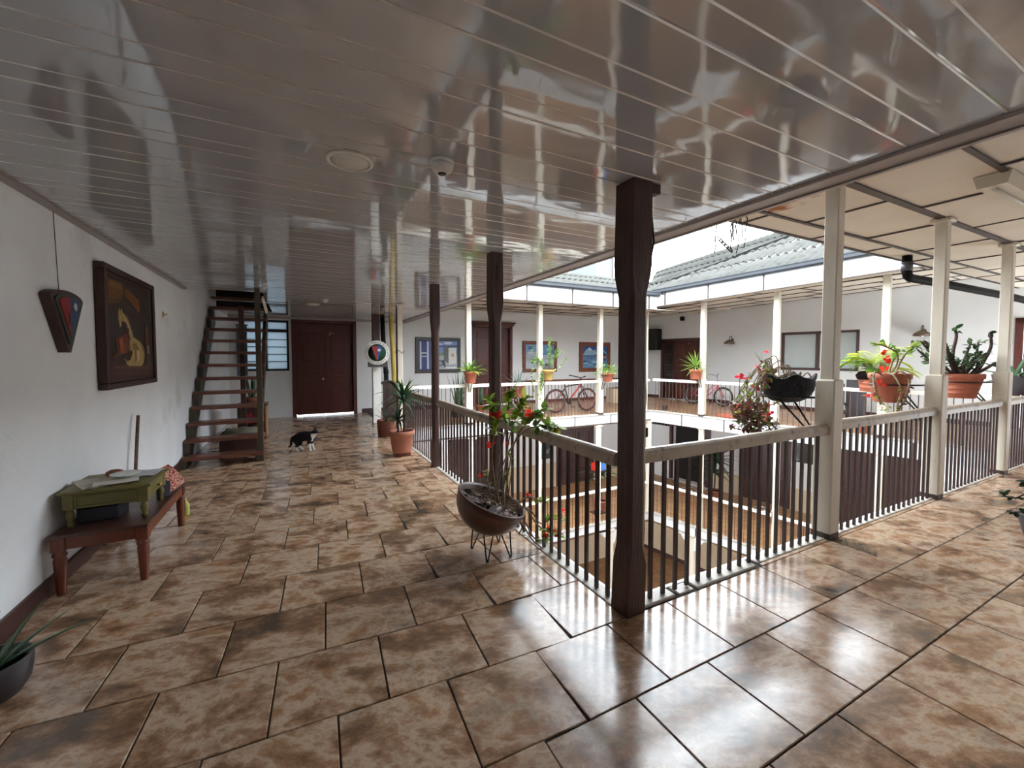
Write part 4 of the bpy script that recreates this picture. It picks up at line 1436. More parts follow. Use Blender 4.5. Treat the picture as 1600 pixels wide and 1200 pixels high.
# pictures of the far gallery
bl = lin(56, 78, 160)
polys = [(lin(120, 150, 204), [(0, .5), (1, .5), (1, 1), (0, 1)]), (lin(214, 222, 236), ell(.45, .88, .16, .06)), (lin(206, 214, 230), ell(.75, .93, .12, .05)),
         (lin(60, 92, 190), ell(.6, .82, .12, .04)), (lin(44, 56, 120), [(0, 0), (.3, 0), (.3, 1), (0, 1)]),
         (lin(206, 212, 226), [(.02, .02), (.06, .02), (.06, .98), (.02, .98)]), (lin(206, 212, 226), [(.2, .02), (.25, .02), (.25, .98), (.2, .98)]),
         (lin(196, 204, 222), [(.02, .55), (.25, .55), (.25, .6), (.02, .6)]), (lin(196, 204, 222), [(.02, .44), (.25, .44), (.25, .48), (.02, .48)]),
         (lin(170, 176, 184), [(.3, 0), (1, 0), (1, .3), (.3, .5)]), (lin(110, 132, 62), [(.42, .56), (.5, .62), (.56, .52), (.62, .6), (.66, .5), (.44, .46)]),
         (lin(96, 102, 96), [(.62, .8), (.76, .86), (.78, .2), (.64, .3)]), (lin(226, 224, 218), [(.76, .16), (.97, .2), (.97, .76), (.76, .76)]),
         (lin(72, 80, 96), [(.74, .76), (1, .8), (1, .86), (.72, .84)]), (lin(196, 168, 140), ell(.87, .5, .04, .07)),
         (lin(78, 82, 92), ell(.55, .22, .09, .1)), (lin(160, 166, 176), ell(.55, .22, .055, .06)), (lin(58, 62, 74), [(.56, .3), (.64, .34), (.7, .05), (.66, .05)]),
         (lin(236, 238, 240), [(.66, .03), (.98, .03), (.98, .08), (.66, .08)])]
picture('picture', 'black framed blue street scene picture, left on the far gallery wall', 'picture', (3.12, 12.249, 1.09), 0, 1.4, 1.06, .1, .06, mat('black_frame', lin(40, 34, 32), .4, .1, 8), polys, lin(176, 182, 190))
polys = [(lin(120, 158, 196), [(0, .6), (1, .6), (1, 1), (0, 1)]), (lin(60, 104, 168), ell(.16, .86, .1, .07)), (lin(196, 198, 204), ell(.2, .66, .16, .05)), (lin(92, 134, 178), [(.55, .55), (1, .62), (1, .8), (.7, .7)]),
         (lin(168, 172, 176), [(0, .3), (.5, .4), (1, .34), (1, .5), (0, .55)]), (lin(150, 140, 150), [(.6, .02), (.95, .02), (.95, .22), (.7, .25)]), (lin(92, 84, 104), ell(.75, .16, .08, .05)), (lin(186, 196, 206), [(0, 0), (.5, 0), (.4, .2), (0, .25)])]
m_brfr = mat('reddish_brown_frame', lin(112, 60, 40), .4, .2, 8)
picture('picture', 'brown framed pale landscape picture behind the trailing vine', 'picture', (6.72, 12.249, 1.05), 0, 1.37, 1.06, .12, .05, m_brfr, polys, lin(176, 190, 204))
polys = [(lin(40, 76, 140), [(0, .62), (1, .62), (1, 1), (0, 1)]), (lin(150, 186, 206), [(0, .58), (.1, .8), (.28, .96), (.42, .8), (.5, .86), (.62, .6)]), (lin(206, 226, 234), [(.12, .8), (.28, .95), (.36, .84), (.3, .78), (.22, .84)]),
         (lin(52, 48, 66), [(.5, .55), (.72, .86), (1, .56)]), (lin(140, 196, 214), [(.84, .85), (.96, .7), (.98, .6), (.88, .72)]), (lin(170, 120, 116), [(.5, .42), (1, .45), (1, .55), (.55, .55)]),
         (lin(96, 140, 178), [(0, 0), (1, 0), (1, .42), (0, .5)])]
random.seed(12)
for i in range(14):
    x, z = random.uniform(.05, .8), random.uniform(.05, .42)
    polys.append((random.choice([lin(190, 214, 226), lin(40, 62, 96), lin(150, 176, 196)]), ell(x, z, random.uniform(.05, .14), .018, 8)))
polys += [(lin(30, 44, 60), [(.17, .42), (.19, .42), (.185, .56), (.175, .56)]), (lin(58, 46, 40), [(.62, .36), (.95, .34), (.95, .4), (.62, .4)])]
picture('picture', 'brown framed snowy mountain and lake picture, right on the far gallery wall', 'picture', (9.06, 12.249, 1.03), 0, 1.42, 1.08, .15, .05, m_brfr, polys, lin(86, 120, 160))
# small picture on the storey below
picture('picture', 'small dark picture on the wall of the storey below', 'picture', (7.38, 12.24, -1.98), 0, .5, .74, .03, .03, m_black, [(lin(70, 96, 110), [(.1, .1), (.6, .2), (.5, .9), (.2, .8)]), (lin(120, 140, 146), [(.4, .3), (.8, .2), (.9, .5)])], lin(46, 56, 60))

# ================================================================== round emblem sign hanging at the end of the corridor
rs = thing('round_sign', 'round green and white emblem sign with red and blue wedge hanging by pipes', 'sign', (1.64, 9.9, 1.66))
MR = Matrix.Rotation(PI / 2, 3, 'X')
MB().lathe([(0, -.012), (.275, -.012), (.28, 0), (.275, .012), (0, .012)], (0, 0, 0), 40, M=MR).build('disc', m_white, rs)
MB().lathe([(.195, .012), (.2, .016), (0, .016)], (0, 0, 0), 36, M=MR).build('green_disc', mat('sign_green', lin(26, 74, 52), .4, .05, 8), rs)
em = MB()
yq = -.0172
em.prism([(-.12, .145), (0, .16), (0, -.18), (-.03, -.13)], lambda a, z: (a, yq - .003, z), lambda a, z: (a, yq + .002, z), col=lin(166, 44, 44))
em.prism([(0, .16), (.12, .145), (.03, -.13), (0, -.18)], lambda a, z: (a, yq - .003, z), lambda a, z: (a, yq + .002, z), col=lin(46, 84, 150))
em.prism(ell(.045, .06, .034, .034), lambda a, z: (a, yq - .005, z), lambda a, z: (a, yq - .003, z), col=lin(214, 224, 236))
random.seed(4)
for i in range(38):
    th = 2 * PI * (i + .5) / 38
    if i % 7 == 6:
        continue
    cth, sth = math.cos(th), math.sin(th)
    wd, r0, r1 = .011, .218, .257
    for (ra, rb, o1, o2) in ((r0, r1, -wd, -wd + .007), (random.choice([r0, (r0 + r1) / 2, r1 - .008]),) * 2 + (-wd, wd)):
        if ra == rb:
            rb = ra + .008
        P4 = [(o1, ra), (o2, ra), (o2, rb), (o1, rb)]
        em.add([(cth * r - sth * o, -.0135, sth * r + cth * o) for o, r in P4], [(0, 1, 2, 3)], col=lin(64, 70, 68))
em.build('emblem', m_print, rs)
MB().tube([(0, 0, .27), (0, .02, ZC - 1.66)], .004, 5).build('hanger', m_black, rs)
MB().bbox((-.2, .02, -.33), (.24, .05, -.2), .005).build('back_plate', m_slate, rs)

# pipes at the corridor end
t = thing('white_pillar', 'narrow white boxed pillar with dark upper half at the corridor end', 'pillar', (1.675, 10.25, 0))
MB().bbox((-.09, -.07, 0), (.09, .07, 1.5), .006).build('lower_shaft', m_white, t)
MB().bbox((-.085, -.065, 1.5), (.085, .065, ZC), .006).build('upper_shaft', m_dkwood, t)
MB().tube([(-.1, -.075, 0), (-.1, -.075, 1.6)], .008, 5).build('conduit', m_dkwood, t)
t = thing('black_pipe', 'black drain pipe beside the white pillar', 'pipe', (1.86, 10.3, 0))
MB().tube([(-.02, 0, ZC), (.0, 0, 1.7), (.05, -.0, 1.2), (.07, 0, .0)], .055, 12).lathe([(.062, 1.16), (.062, 1.26)], (.05, 0, 0), 12).build('pipe', m_blackp, t)
MB().bbox((-.08, -.075, ZC - .06), (.14, -.055, ZC - .045), .003).build('strap', m_black, t)
t = thing('yellow_pipe', 'yellow drain pipe right of the round sign', 'pipe', (2.075, 10.3, 0))
MB().tube([(-.04, 0, ZC), (.0, 0, 1.8), (.06, 0, 0)], .055, 12).lathe([(.062, ZC - .1), (.062, ZC - .05)], (-.035, 0, 0), 12).build('pipe', m_yellow, t)

# ================================================================== ceiling fittings
def downlight(x, y, r, label, nm='ceiling_light'):
    t = thing(nm, label, 'light', (x, y, ZC))
    MB().lathe([(r, .004), (r, -.006), (r - .012, -.011), (r - .022, -.009), (r - .022, .0)], (0, 0, 0), 36).build('ring', m_offw, t)
    MB().lathe([(0, -.0075), (r - .022, -.0075), (r - .022, .002)], (0, 0, 0), 36).build('diffuser', m_offw, t)
    return t


downlight(.265, 2.345, .118, 'round flush white ceiling light near the dome detector')
downlight(.30, 8.9, .118, 'round flush white ceiling light near the far door')
t = thing('dome_camera', 'white dome camera with dark lens on the glossy ceiling', 'camera', (.692, 2.13, ZC))
MB().lathe([(.062, .004), (.064, -.012), (.06, -.018)], (0, 0, 0), 24).build('base_ring', m_offw, t)
MB().lathe([(.06, -.016), (.059, -.032), (.05, -.05), (.034, -.062), (.022, -.064)], (0, 0, 0), 24).build('dome', m_offw, t)
MB().lathe([(.024, -.063), (.02, -.068), (0, -.069)], (0, 0, 0), 16).build('lens', m_lens, t)
t = thing('smoke_detector', 'small white smoke detector at the far end of the ceiling', 'detector', (.47, 8.06, ZC))
MB().lathe([(.055, .004), (.058, -.016), (.05, -.026)], (0, 0, 0), 20).build('base_ring', m_offw, t)
MB().lathe([(.035, -.024), (.032, -.05), (.02, -.056), (0, -.057)], (0, 0, 0), 16).build('sensor', m_offw, t)
t = thing('fluorescent_fixture', 'long cream ceiling light fixture over the right walkway', 'light', (5.06, 1.27, 3.046), 0)
MB().prism([(-.11, 0), (.11, 0), (.085, -.1), (-.085, -.1)], lambda a, z: (0, a, z), lambda a, z: (1.25, a, z)).build('housing', mat('cream_housing', lin(206, 198, 178), .5, .06, 4), t)
MB().tube([(.06, .0, -.11), (1.19, .0, -.11)], .013, 8).build('tube', m_offw, t)

# ================================================================== staircase
sr = thing('staircase', 'open dark wooden staircase with red brown treads rising along the left wall', 'staircase', (0, 0, 0))
sx0, sx1 = -1.44, -.50
nst = 13
rise, run = .2145, .2225
ys = lambda i: 7.14 + run * i
zs_ = lambda i: .155 + rise * i
for i in range(nst):
    if zs_(i) > 2.75:
        break
    MB().bbox((sx0, ys(i), zs_(i) - .05), (sx1 + (.035 if i < 2 else 0), ys(i) + .27, zs_(i)), .005).build('tread', m_step, sr)
n0, n1 = -.6, 11.6
for xa, xb in ((sx0 - .02, sx0 + .05), (sx1 - .06, sx1 - .005)):
    b = MB()
    if xa < -1:
        pts = [(ys(n0) + .1, 0), (ys(0) - .0, zs_(0) - .045)]
        for i in range(0, 12):
            pts += [(ys(i) + .03, zs_(i) - .042), (ys(i) + .24, zs_(i) - .042)]
        pts += [(ys(11) + .3, zs_(11) - .3), (ys(1) + .1, 0)]
        b.prism(pts, lambda a, z, x=xa: (x, a, z), lambda a, z, x=xb: (x, a, z))
    else:
        pts = [(ys(.6), 0), (ys(1), 0), (ys(11) + .3, zs_(11) - .3), (ys(11) + .3, zs_(11) - .045), (ys(11), zs_(11) - .045), (ys(0) + .05, zs_(0) - .05), (ys(0) + .05, 0)]
        b.prism(pts, lambda a, z, x=xa: (x, a, z), lambda a, z, x=xb: (x, a, z))
    b.build('stringer', m_stairolive, sr)
MB().bbox((sx1 - .035, 7.2, 0), (sx1 + .035, 7.27, ZC), .004).build('newel_post', m_stairolive, sr)
MB().bar((sx1 + .03, 7.9, 2.52), (sx1 + .06, 8.3, 2.33), .03, .06).build('handrail_stub', m_white, sr)
MB().bbox((-.93, 9.1, 0), (-.85, 9.18, 2.5), .004).build('support_post', m_dkwood, sr)

# things kept under the stairs
t = thing('trunk', 'low dark wooden trunk under the stairs', 'trunk', (-.85, 8.25, 0))
MB().bbox((-.28, -.25, .03), (.27, .25, .27), .008).build('body', m_dkwood, t)
MB().bbox((-.295, -.265, .27), (.285, .265, .30), .008).build('lid', m_dkwood, t)
b = MB()
random.seed(2)
N = 10
vs = []
for z in (0, 1):
    for i in range(N + 1):
        for j in range(N + 1):
            u, v = i / N * 2 - 1, j / N * 2 - 1
            h = .09 * ((1 - abs(u) ** 5) * (1 - abs(v) ** 5)) ** .4 * (.7 + .5 * noise.noise(Vector((u * 2, v * 2, 3)))) if z else 0
            vs.append((u * .27, v * .22, h))
k = (N + 1) ** 2
fs = []
for i in range(N):
    for j in range(N):
        a = i * (N + 1) + j
        fs += [(a, a + N + 1, a + N + 2, a + 1), (k + a, k + a + 1, k + a + N + 2, k + a + N + 1)]
b.add(vs, fs, True)
o = b.build('sack', mat('grey_green_sack', lin(126, 122, 106), .85, .15, 6, .4, 30), None, (-.85, 8.25, .301))
tag(o, 'greyish folded sack lying on the trunk under the stairs', 'sack')
cb_ = thing('cabinet', 'dark brown cabinet under the stairs with pale wood side', 'cabinet', (-.72, 9.55, 0))
MB().bbox((-.3, -.2, .05), (.16, .25, .62), .006).build('body', m_dkwood, cb_)
MB().bbox((.16, -.21, .0), (.18, .26, .66), .004).build('side_panel', mat('pale_wood', lin(176, 120, 70), .5, .2, 6, stretch=(4, 4, 1)), cb_)
MB().bbox((-.32, -.22, .62), (.2, .27, .65), .006).build('top', m_dkwood, cb_)
for k in (-.27, -.04):
    MB().bbox((k, -.215, .1), (k + .2, -.2, .58), .004).build('door', m_dkwood, cb_)
pc = thing('potted_plant', 'dark spiky plant with red blooms on the cabinet under the stairs', 'plant', (-.78, 9.45, .652))
MB().lathe([(.08, 0), (.1, .01), (.13, .13), (.12, .135), (.1, .12)], (0, 0, 0), 18).build('pot', m_terrad, pc)
random.seed(3)
for i in range(9):
    az = random.uniform(0, 6.28)
    c0 = Vector((.05 * math.cos(az), .05 * math.sin(az), .11))
    MB().strip([c0 + Vector((.08 * math.cos(az) * q, .08 * math.sin(az) * q, .42 * q)) for q in (0, .3, .6, .85, 1)], [.03, .045, .04, .022, .003], [(-math.sin(az), math.cos(az), 0)] * 5).build('leaf', m_greenD, pc)
t = thing('red_bouquet', 'red artificial flower bunch in front of the cabinet under the stairs', 'flowers', (-.74, 9.18, .0))
MB().lathe([(.07, 0), (.09, .01), (.1, .3), (.09, .3), (.08, .28)], (0, 0, 0), 16).build('vase', m_dkwood, t)
b = MB()
for i in range(24):
    c0 = Vector((random.gauss(0, .07), random.gauss(0, .04), .38 + random.gauss(0, .05)))
    for q in range(5):
        b.oval(c0, (random.gauss(0, 1), random.gauss(0, 1), random.gauss(0, 1)), (0, 0, 1), .05, .03)
b.build('blooms', m_pink, t, kind='stuff')
t = thing('folded_chair', 'pale folded slatted chair leaning beside the cabinet', 'chair', (-.66, 9.97, 0), .2)
for k in range(3):
    MB().bar((0, -.2, .5 + .13 * k), (0, .2, .62 + .13 * k), .02, .05).build('slat', m_white, t)
for s_ in (-.2, .2):
    MB().bar((0, s_, 0), (0, s_, 1.0), .03, .03).build('leg', m_dkwood, t)
t = thing('blue_cloth', 'grey blue garment hanging on the far wall behind the stairs', 'garment', (-1.3, 12.2, 1.1))
b = MB()
N = 12
vs = [(.0 + .22 * i / N, -.03 * math.sin(i * 1.3), z) for z in (0, .55, 1.25) for i in range(N + 1)]
b.add(vs, [(r * (N + 1) + i, r * (N + 1) + i + 1, (r + 1) * (N + 1) + i + 1, (r + 1) * (N + 1) + i) for r in range(2) for i in range(N)], True)
b.build('drape', mat('blue_grey_cloth', lin(92, 104, 122), .9, .2, 5), t)
MB().bbox((-.02, .02, 1.24), (.24, .045, 1.27), .003).build('rail', m_dkwood, t)

# ================================================================== gallery equipment
t = thing('loudspeaker', 'black loudspeaker mounted high on the wall beside the dark post', 'speaker', RG.p(-2.2, RV - .22, 1.84), RG.a)
MB().bbox((-.24, -.16, 0), (.22, .16, .80), .02).build('cabinet', m_blackp, t)
MB().bbox((-.21, -.175, .03), (.19, -.158, .77), .008).build('grille', m_black, t)
MB().tube([(0, .16, .4), (0, .215, .4)], .04, 8).build('bracket', m_black, t)


def wall_lamp(u, z, label):
    t = thing('wall_lamp', label, 'lamp', RG.p(u, RV, z), RG.a, 'bronze wall lamps of the right gallery')
    sh = MB()
    sh.lathe([(.03, .1), (.08, .085), (.15, .03), (.17, -.03), (.16, -.03), (.13, .02), (.07, .07), (.03, .085)], (0, -.2, 0), 18)
    sh.build('shade', m_lamp, t)
    MB().tube([(0, -.2, .1), (0, -.2, .17), (0, -.16, .22), (0, -.1, .23), (0, -.05, .2), (0, -.03, .12), (0, -.0, .1)], .012, 7).build('arm', m_lamp, t)
    MB().lathe([(.05, 0), (.05, .02)], (0, 0, .1), 12, M=MR).build('wall_plate', m_lamp, t)
    MB().lathe([(.0, -.07), (.03, -.06), (.04, -.03), (.02, .02), (.015, .04)], (0, -.2, 0), 12).build('bulb', m_offw, t)


wall_lamp(.63, 2.03, 'bronze wall lamp between the folding door and the window')
wall_lamp(5.2, 2.1, 'bronze wall lamp right of the window, partly behind a white post')
t = MB().bbox((-.05, -.16, -.09), (.05, 0, .06), .012).lathe([(.03, .16), (.03, .2)], (0, 0, -.02), 10, M=MR).build('wall_camera', m_blackp, None, RG.p(-1.14, RV, 2.98), RG.a)
tag(t, 'small black camera under the ceiling above the folding door', 'camera')
# rain pipe under the near eave
t = thing('rain_pipe', 'black drain pipe with elbow under the near right eave', 'pipe', (8.0, 2.82, 0))
MB().tube([(0, 0, 3.04), (0, 0, 2.82), (.03, .0, 2.76), (.12, 0, 2.73), (1.2, -.1, 2.7), (3.3, -.3, 2.62), (4.6, -.4, 2.55)], .06, 12).build('pipe', m_pipe, t)
MB().lathe([(.07, 2.82), (.07, 2.95)], (0, 0, 0), 12).build('collar', m_slate, t)
t = thing('dry_vine', 'dry tangled vine hanging from the eave corner against the sky', 'vine', (3.87, 2.72, 2.98))
random.seed(15)
b = MB()
for i in range(9):
    x, yv = random.uniform(-.22, .08), random.uniform(-.1, .1)
    L = random.uniform(.15, .42)
    b.tube([(x + .03 * math.sin(j * 1.7 + i), yv + .02 * math.cos(j * 1.3 + i), -L * j / 6) for j in range(7)], .006, 4)
for i in range(5):
    b.tube([(-.08 + .03 * math.cos(t_) + .04 * i - .1, .02 * math.sin(t_), -.28 + .03 * math.sin(t_) - .02 * i) for t_ in [2 * PI * j / 8 for j in range(8)]], .005, 4, closed=True)
b.build('twigs', m_batten, t)
MB().bbox((-.12, -.01, -.07), (-.08, .01, .02), .003).build('clip', m_white, t)
# white neighbour building behind the far roof
nb_ = thing('neighbor_building', 'pale neighbouring building with bluish window above the far roof', 'building', (9.6, 14.0, 0))
MB().box((-.4, 0, ZG), (2.5, 3, 8)).build('wall', m_cloudw, nb_)
w_ = MB().box((.25, -.03, 4.95), (1.65, 0, 6.6)).build('window', mat('sky_glass', lin(58, 70, 92), .3, .05, 3), nb_)
for a, b_ in ((.2, .27), (1.6, 1.68)):
    MB().box((a, -.06, 4.9), (b_, -.03, 6.6)).build('frame_bar', m_white, w_)
MB().tube([(2.44, -.06, 4.5), (2.44, -.06, 8)], .03, 8).build('downpipe', m_slate, nb_)
t = thing('white_mast', 'thin white mast beside the neighbouring building', 'mast', (11.95, 13.6, 3.9))
MB().tube([(0, 0, ZG - 3.9), (0, 0, 4)], .07, 8).build('pole', m_cloudw, t)
MB().box((-.35, .1, .45), (1.6, .2, .95)).build('parapet', m_tan, t)


# ================================================================== bicycles
def wheel(cx, r, parent, tyre_m, rim_m, n=36):
    wh = MB().tube([(cx + (r - .024) * math.cos(a), 0, r + (r - .024) * math.sin(a)) for a in [2 * PI * i / n for i in range(n)]], .026, 8, closed=True).build('wheel', tyre_m, parent)
    MB().tube([(cx + (r - .055) * math.cos(a), 0, r + (r - .055) * math.sin(a)) for a in [2 * PI * i / n for i in range(n)]], .011, 6, closed=True).build('rim', rim_m, wh)
    sp = MB()
    for i in range(20):
        a = 2 * PI * i / 20
        sd = .03 if i % 2 else -.03
        sp.tube([(cx + .02 * math.cos(a + .5), sd, r + .02 * math.sin(a + .5)), (cx + (r - .06) * math.cos(a), 0, r + (r - .06) * math.sin(a))], .0022, 4)
    sp.tube([(cx, -.05, r), (cx, .05, r)], .02, 8)
    sp.build('spokes', rim_m, wh)
    return wh


m_tyre = mat('black_tyre', lin(34, 33, 34), .7, .1, 20)
m_rimr = mat('red_rim', lin(150, 70, 60), .4, .1, 8)
bk = thing('bicycle', 'black and red mountain bicycle parked on the far gallery', 'bicycle', (6.42, 9.75, 0), -.04)
wheel(0, .335, bk, m_tyre, m_rimr)
wheel(1.06, .335, bk, m_tyre, m_rimr)
b = MB()
b.tube([(.42, 0, .31), (.30, 0, .74)], .018, 8).tube([(.30, 0, .72), (.84, 0, .80)], .02, 8)
b.build('frame', m_black, bk)
MB().tube([(.42, 0, .31), (.84, 0, .76)], .024, 8).build('down_tube', mat('red_frame', lin(170, 40, 40), .35, .1, 8), bk)
MB().tube([(0, .05, .335), (.42, .03, .31)], .012, 6).tube([(0, -.05, .335), (.42, -.03, .31)], .012, 6).tube([(0, .05, .335), (.31, .02, .68)], .011, 6).tube([(0, -.05, .335), (.31, -.02, .68)], .011, 6).build('rear_stays', m_black, bk)
MB().tube([(.82, 0, .88), (.86, 0, .74)], .024, 8).tube([(.87, .055, .72), (1.05, .055, .335)], .018, 7).tube([(.87, -.055, .72), (1.05, -.055, .335)], .018, 7).tube([(.87, -.06, .72), (.87, .06, .72)], .018, 6).build('fork', m_black, bk)
MB().tube([(.74, -.36, 1.02), (.78, -.2, 1.0), (.86, -.05, .97), (.82, 0, .95), (.86, .05, .97), (.78, .2, 1.0), (.74, .36, 1.02)], .014, 7).tube([(.82, 0, .86), (.83, 0, .97)], .016, 6).tube([(.75, -.34, 1.02), (.7, -.4, 1.025)], .02, 7).tube([(.75, .34, 1.02), (.7, .4, 1.025)], .02, 7).build('handlebar', m_black, bk)
MB().add([(.16, -.07, .86), (.16, .07, .86), (.30, .055, .87), (.30, -.055, .87), (.42, .015, .86), (.42, -.015, .86), (.16, -.05, .82), (.16, .05, .82), (.42, 0, .83)], [(0, 3, 2, 1), (3, 5, 4, 2), (0, 1, 7, 6), (1, 2, 4, 8, 7), (3, 0, 6, 8, 5), (6, 7, 8), (4, 5, 8)]).tube([(.30, 0, .72), (.28, 0, .84)], .014, 6).build('saddle', m_black, bk)
MB().lathe([(.085, -.006), (.09, 0), (.085, .006)], (.42, -.045, .31), 20, M=MR).tube([(.42, -.06, .31), (.50, -.07, .16)], .011, 6).tube([(.42, .06, .31), (.34, .07, .46)], .011, 6).box((.46, -.16, .145), (.55, -.08, .165)).box((.30, .08, .45), (.39, .16, .47)).build('crank', m_black, bk)

m_pinkf = mat('pink_frame', lin(214, 92, 122), .35, .1, 8)
pk = thing('bicycle', 'pink bicycle leaning by the right gallery wall', 'bicycle', RG.p(-.15, 2.55, 0), RG.a)
wheel(0, .31, pk, m_tyre, m_steel)
wheel(1.02, .31, pk, m_tyre, m_steel)
MB().tube([(.42, 0, .28), (.33, 0, .75)], .017, 8).tube([(.39, 0, .42), (.55, 0, .5), (.82, 0, .72)], .017, 8).tube([(.42, 0, .28), (.6, 0, .38), (.83, 0, .64)], .018, 8).tube([(.82, 0, .82), (.85, 0, .6)], .02, 8).build('frame', m_pinkf, pk)
MB().tube([(0, .05, .31), (.42, .03, .28)], .011, 6).tube([(0, -.05, .31), (.42, -.03, .28)], .011, 6).tube([(0, .05, .31), (.34, .02, .66)], .011, 6).tube([(0, -.05, .31), (.34, -.02, .66)], .011, 6).build('rear_stays', m_pinkf, pk)
MB().tube([(.855, .04, .6), (1.02, .045, .31)], .013, 6).tube([(.855, -.04, .6), (1.02, -.045, .31)], .013, 6).build('fork', m_pinkf, pk)
MB().tube([(.66, -.28, 1.0), (.74, -.2, 1.02), (.82, -.04, .95), (.82, .04, .95), (.74, .2, 1.02), (.66, .28, 1.0)], .012, 7).tube([(.82, 0, .8), (.82, 0, .95)], .013, 6).build('handlebar', m_steel, pk)
MB().add([(.2, -.08, .84), (.2, .08, .84), (.34, .06, .85), (.34, -.06, .85), (.44, .015, .84), (.44, -.015, .84), (.2, -.05, .8), (.2, .05, .8), (.44, 0, .81)], [(0, 3, 2, 1), (3, 5, 4, 2), (0, 1, 7, 6), (1, 2, 4, 8, 7), (3, 0, 6, 8, 5), (6, 7, 8), (4, 5, 8)]).tube([(.33, 0, .72), (.32, 0, .82)], .013, 6).build('saddle', m_pinkf, pk)
MB().lathe([(.07, -.006), (.075, 0), (.07, .006)], (.42, -.045, .28), 18, M=MR).tube([(.42, -.06, .28), (.5, -.07, .14)], .01, 6).tube([(.42, .06, .28), (.34, .07, .42)], .01, 6).build('crank', m_steel, pk)

# odd things on the galleries
t = thing('wall_planter', 'tan masonry planter box at the inner corner of the far gallery', 'planter', (9.62, 11.1, 0))
MB().bbox((-.1, -.2, 0), (.62, .2, .5), .01).build('box', m_tan, t)
MB().box((-.06, -.16, .45), (.58, .16, .505)).build('soil', m_soil, t)
for k in range(2):
    t = MB().add([(0, 0, 0), (.25, 0, 0), (.25, .09, 0), (0, .09, 0), (0, .01, .07), (.1, .01, .08), (.25, .02, .03), (0, .08, .07), (.1, .08, .08), (.25, .07, .03)],
                 [(0, 3, 2, 1), (4, 5, 8, 7), (5, 6, 9, 8), (0, 1, 6, 5, 4), (3, 7, 8, 9, 2), (0, 4, 7, 3), (1, 2, 9, 6)]).build('shoe', mat('grey_shoe', lin(150, 146, 146), .7, .1, 8), None, RG.p(-1.35 + .45 * k, 3.1, 0), RG.a + .3 * k)
    tag(t, ['grey shoe nearest the corner on the floor before the folding door', 'grey shoe under the right half of the folding door'][k], 'shoe', 'shoes before the folding door')
t = thing('trough_planter', 'low empty terracotta trough behind the right gallery railing', 'planter', RG.p(1.9, .28, 0), RG.a)
b = MB()
b.bbox((0, -.1, 0), (.6, .1, .025), .006)
for q in (((0, -.1, 0), (.6, -.08, .1)), ((0, .08, 0), (.6, .1, .1)), ((0, -.1, 0), (.02, .1, .1)), ((.58, -.1, 0), (.6, .1, .1))):
    b.bbox(q[0], q[1], .005)
b.build('trough', m_terra, t)
ch = thing('metal_chair', 'black metal chair with striped seat under the window', 'chair', RG.p(4.0, 1.6, 0), RG.a + .4)
for sx in (-.2, .2):
    for sy in (-.2, .2):
        MB().tube([(sx * 1.1, sy * 1.1, 0), (sx, sy, .45)], .014, 6).build('leg', m_black, ch)
MB().bbox((-.24, -.24, .44), (.24, .24, .48), .012).build('seat', m_blackp, ch)
for k in range(3):
    MB().bbox((-.2 + .14 * k, -.245, .482), (-.14 + .14 * k, .245, .486), .001).build('seat_stripe', m_white, ch)
MB().tube([(-.22, .22, .45), (-.23, .28, .9), (.23, .28, .9), (.22, .22, .45)], .014, 6).bbox((-.21, .25, .62), (.21, .275, .85), .008).build('backrest', m_blackp, ch)
t = thing('folding_board', 'tall black folding board standing by the window wall', 'board', RG.p(4.25, 2.3, 0), RG.a)
MB().bbox((-.2, -.02, .0), (.2, .02, 1.0), .008).build('panel', m_slate, t)
MB().bbox((-.21, .02, .0), (-.17, .2, .03), .004).bbox((.17, .02, 0), (.21, .2, .03), .004).build('foot', m_black, t)
t = thing('toy_box', 'red and blue box on a stand on the storey below', 'box', (7.75, 9.55, ZL))
MB().bbox((-.13, -.12, 1.28), (0, .12, 1.5), .006).build('red_half', m_red, t)
MB().bbox((.0, -.12, 1.28), (.2, .12, 1.5), .006).build('blue_half', mat('blue_plastic', lin(54, 112, 190), .4, .05, 8), t)
MB().bbox((-.15, -.14, 1.25), (.22, .14, 1.28), .004).bbox((.0, -.03, 0), (.06, .03, 1.25), .004).bbox((-.15, -.14, 0), (.22, .14, .04), .004).build('stand', m_dkwood, t)
# ================================================================== the cat
ct = thing('cat', 'black and white cat standing on the tiles, looking right', 'cat', (.09, 7.66, 0), rad(-27.4))
V, E_, Rr = [], [], []


def jv(x, y, z, r, prev=None):
    V.append((x, y, z))
    Rr.append(r)
    if prev is not None:
        E_.append((prev, len(V) - 1))
    return len(V) - 1


hip = jv(-.125, 0, .245, .083)
mid = jv(-.03, 0, .262, .084, hip)
sho = jv(.085, 0, .252, .074, mid)
nk = jv(.145, 0, .285, .052, sho)
hd = jv(.192, 0, .325, .054, nk)
mz = jv(.236, 0, .316, .03, hd)
for s_ in (-1, 1):
    a = jv(-.135, s_ * .045, .19, .055, hip)
    a = jv(-.085, s_ * .052, .13, .036, a)
    a = jv(-.115, s_ * .05, .072, .02, a)
    a = jv(-.085 + .012 * s_, s_ * .05, .022, .02, a)
    jv(-.045 + .012 * s_, s_ * .05, .015, .016, a)
    a = jv(.095, s_ * .04, .19, .042, sho)
    a = jv(.098, s_ * .043, .12, .026, a)
    a = jv(.118 + .008 * s_, s_ * .04, .058, .019, a)
    a = jv(.126 + .008 * s_, s_ * .04, .02, .019, a)
    jv(.152 + .008 * s_, s_ * .04, .015, .016, a)
tl_ = jv(-.195, 0, .235, .026, hip)
tl_ = jv(-.222, 0, .16, .02, tl_)
tl_ = jv(-.218, -.01, .1, .017, tl_)
jv(-.262, -.02, .065, .012, tl_)
me = bpy.data.meshes.new('cat_skeleton')
me.from_pydata(V, E_, [])
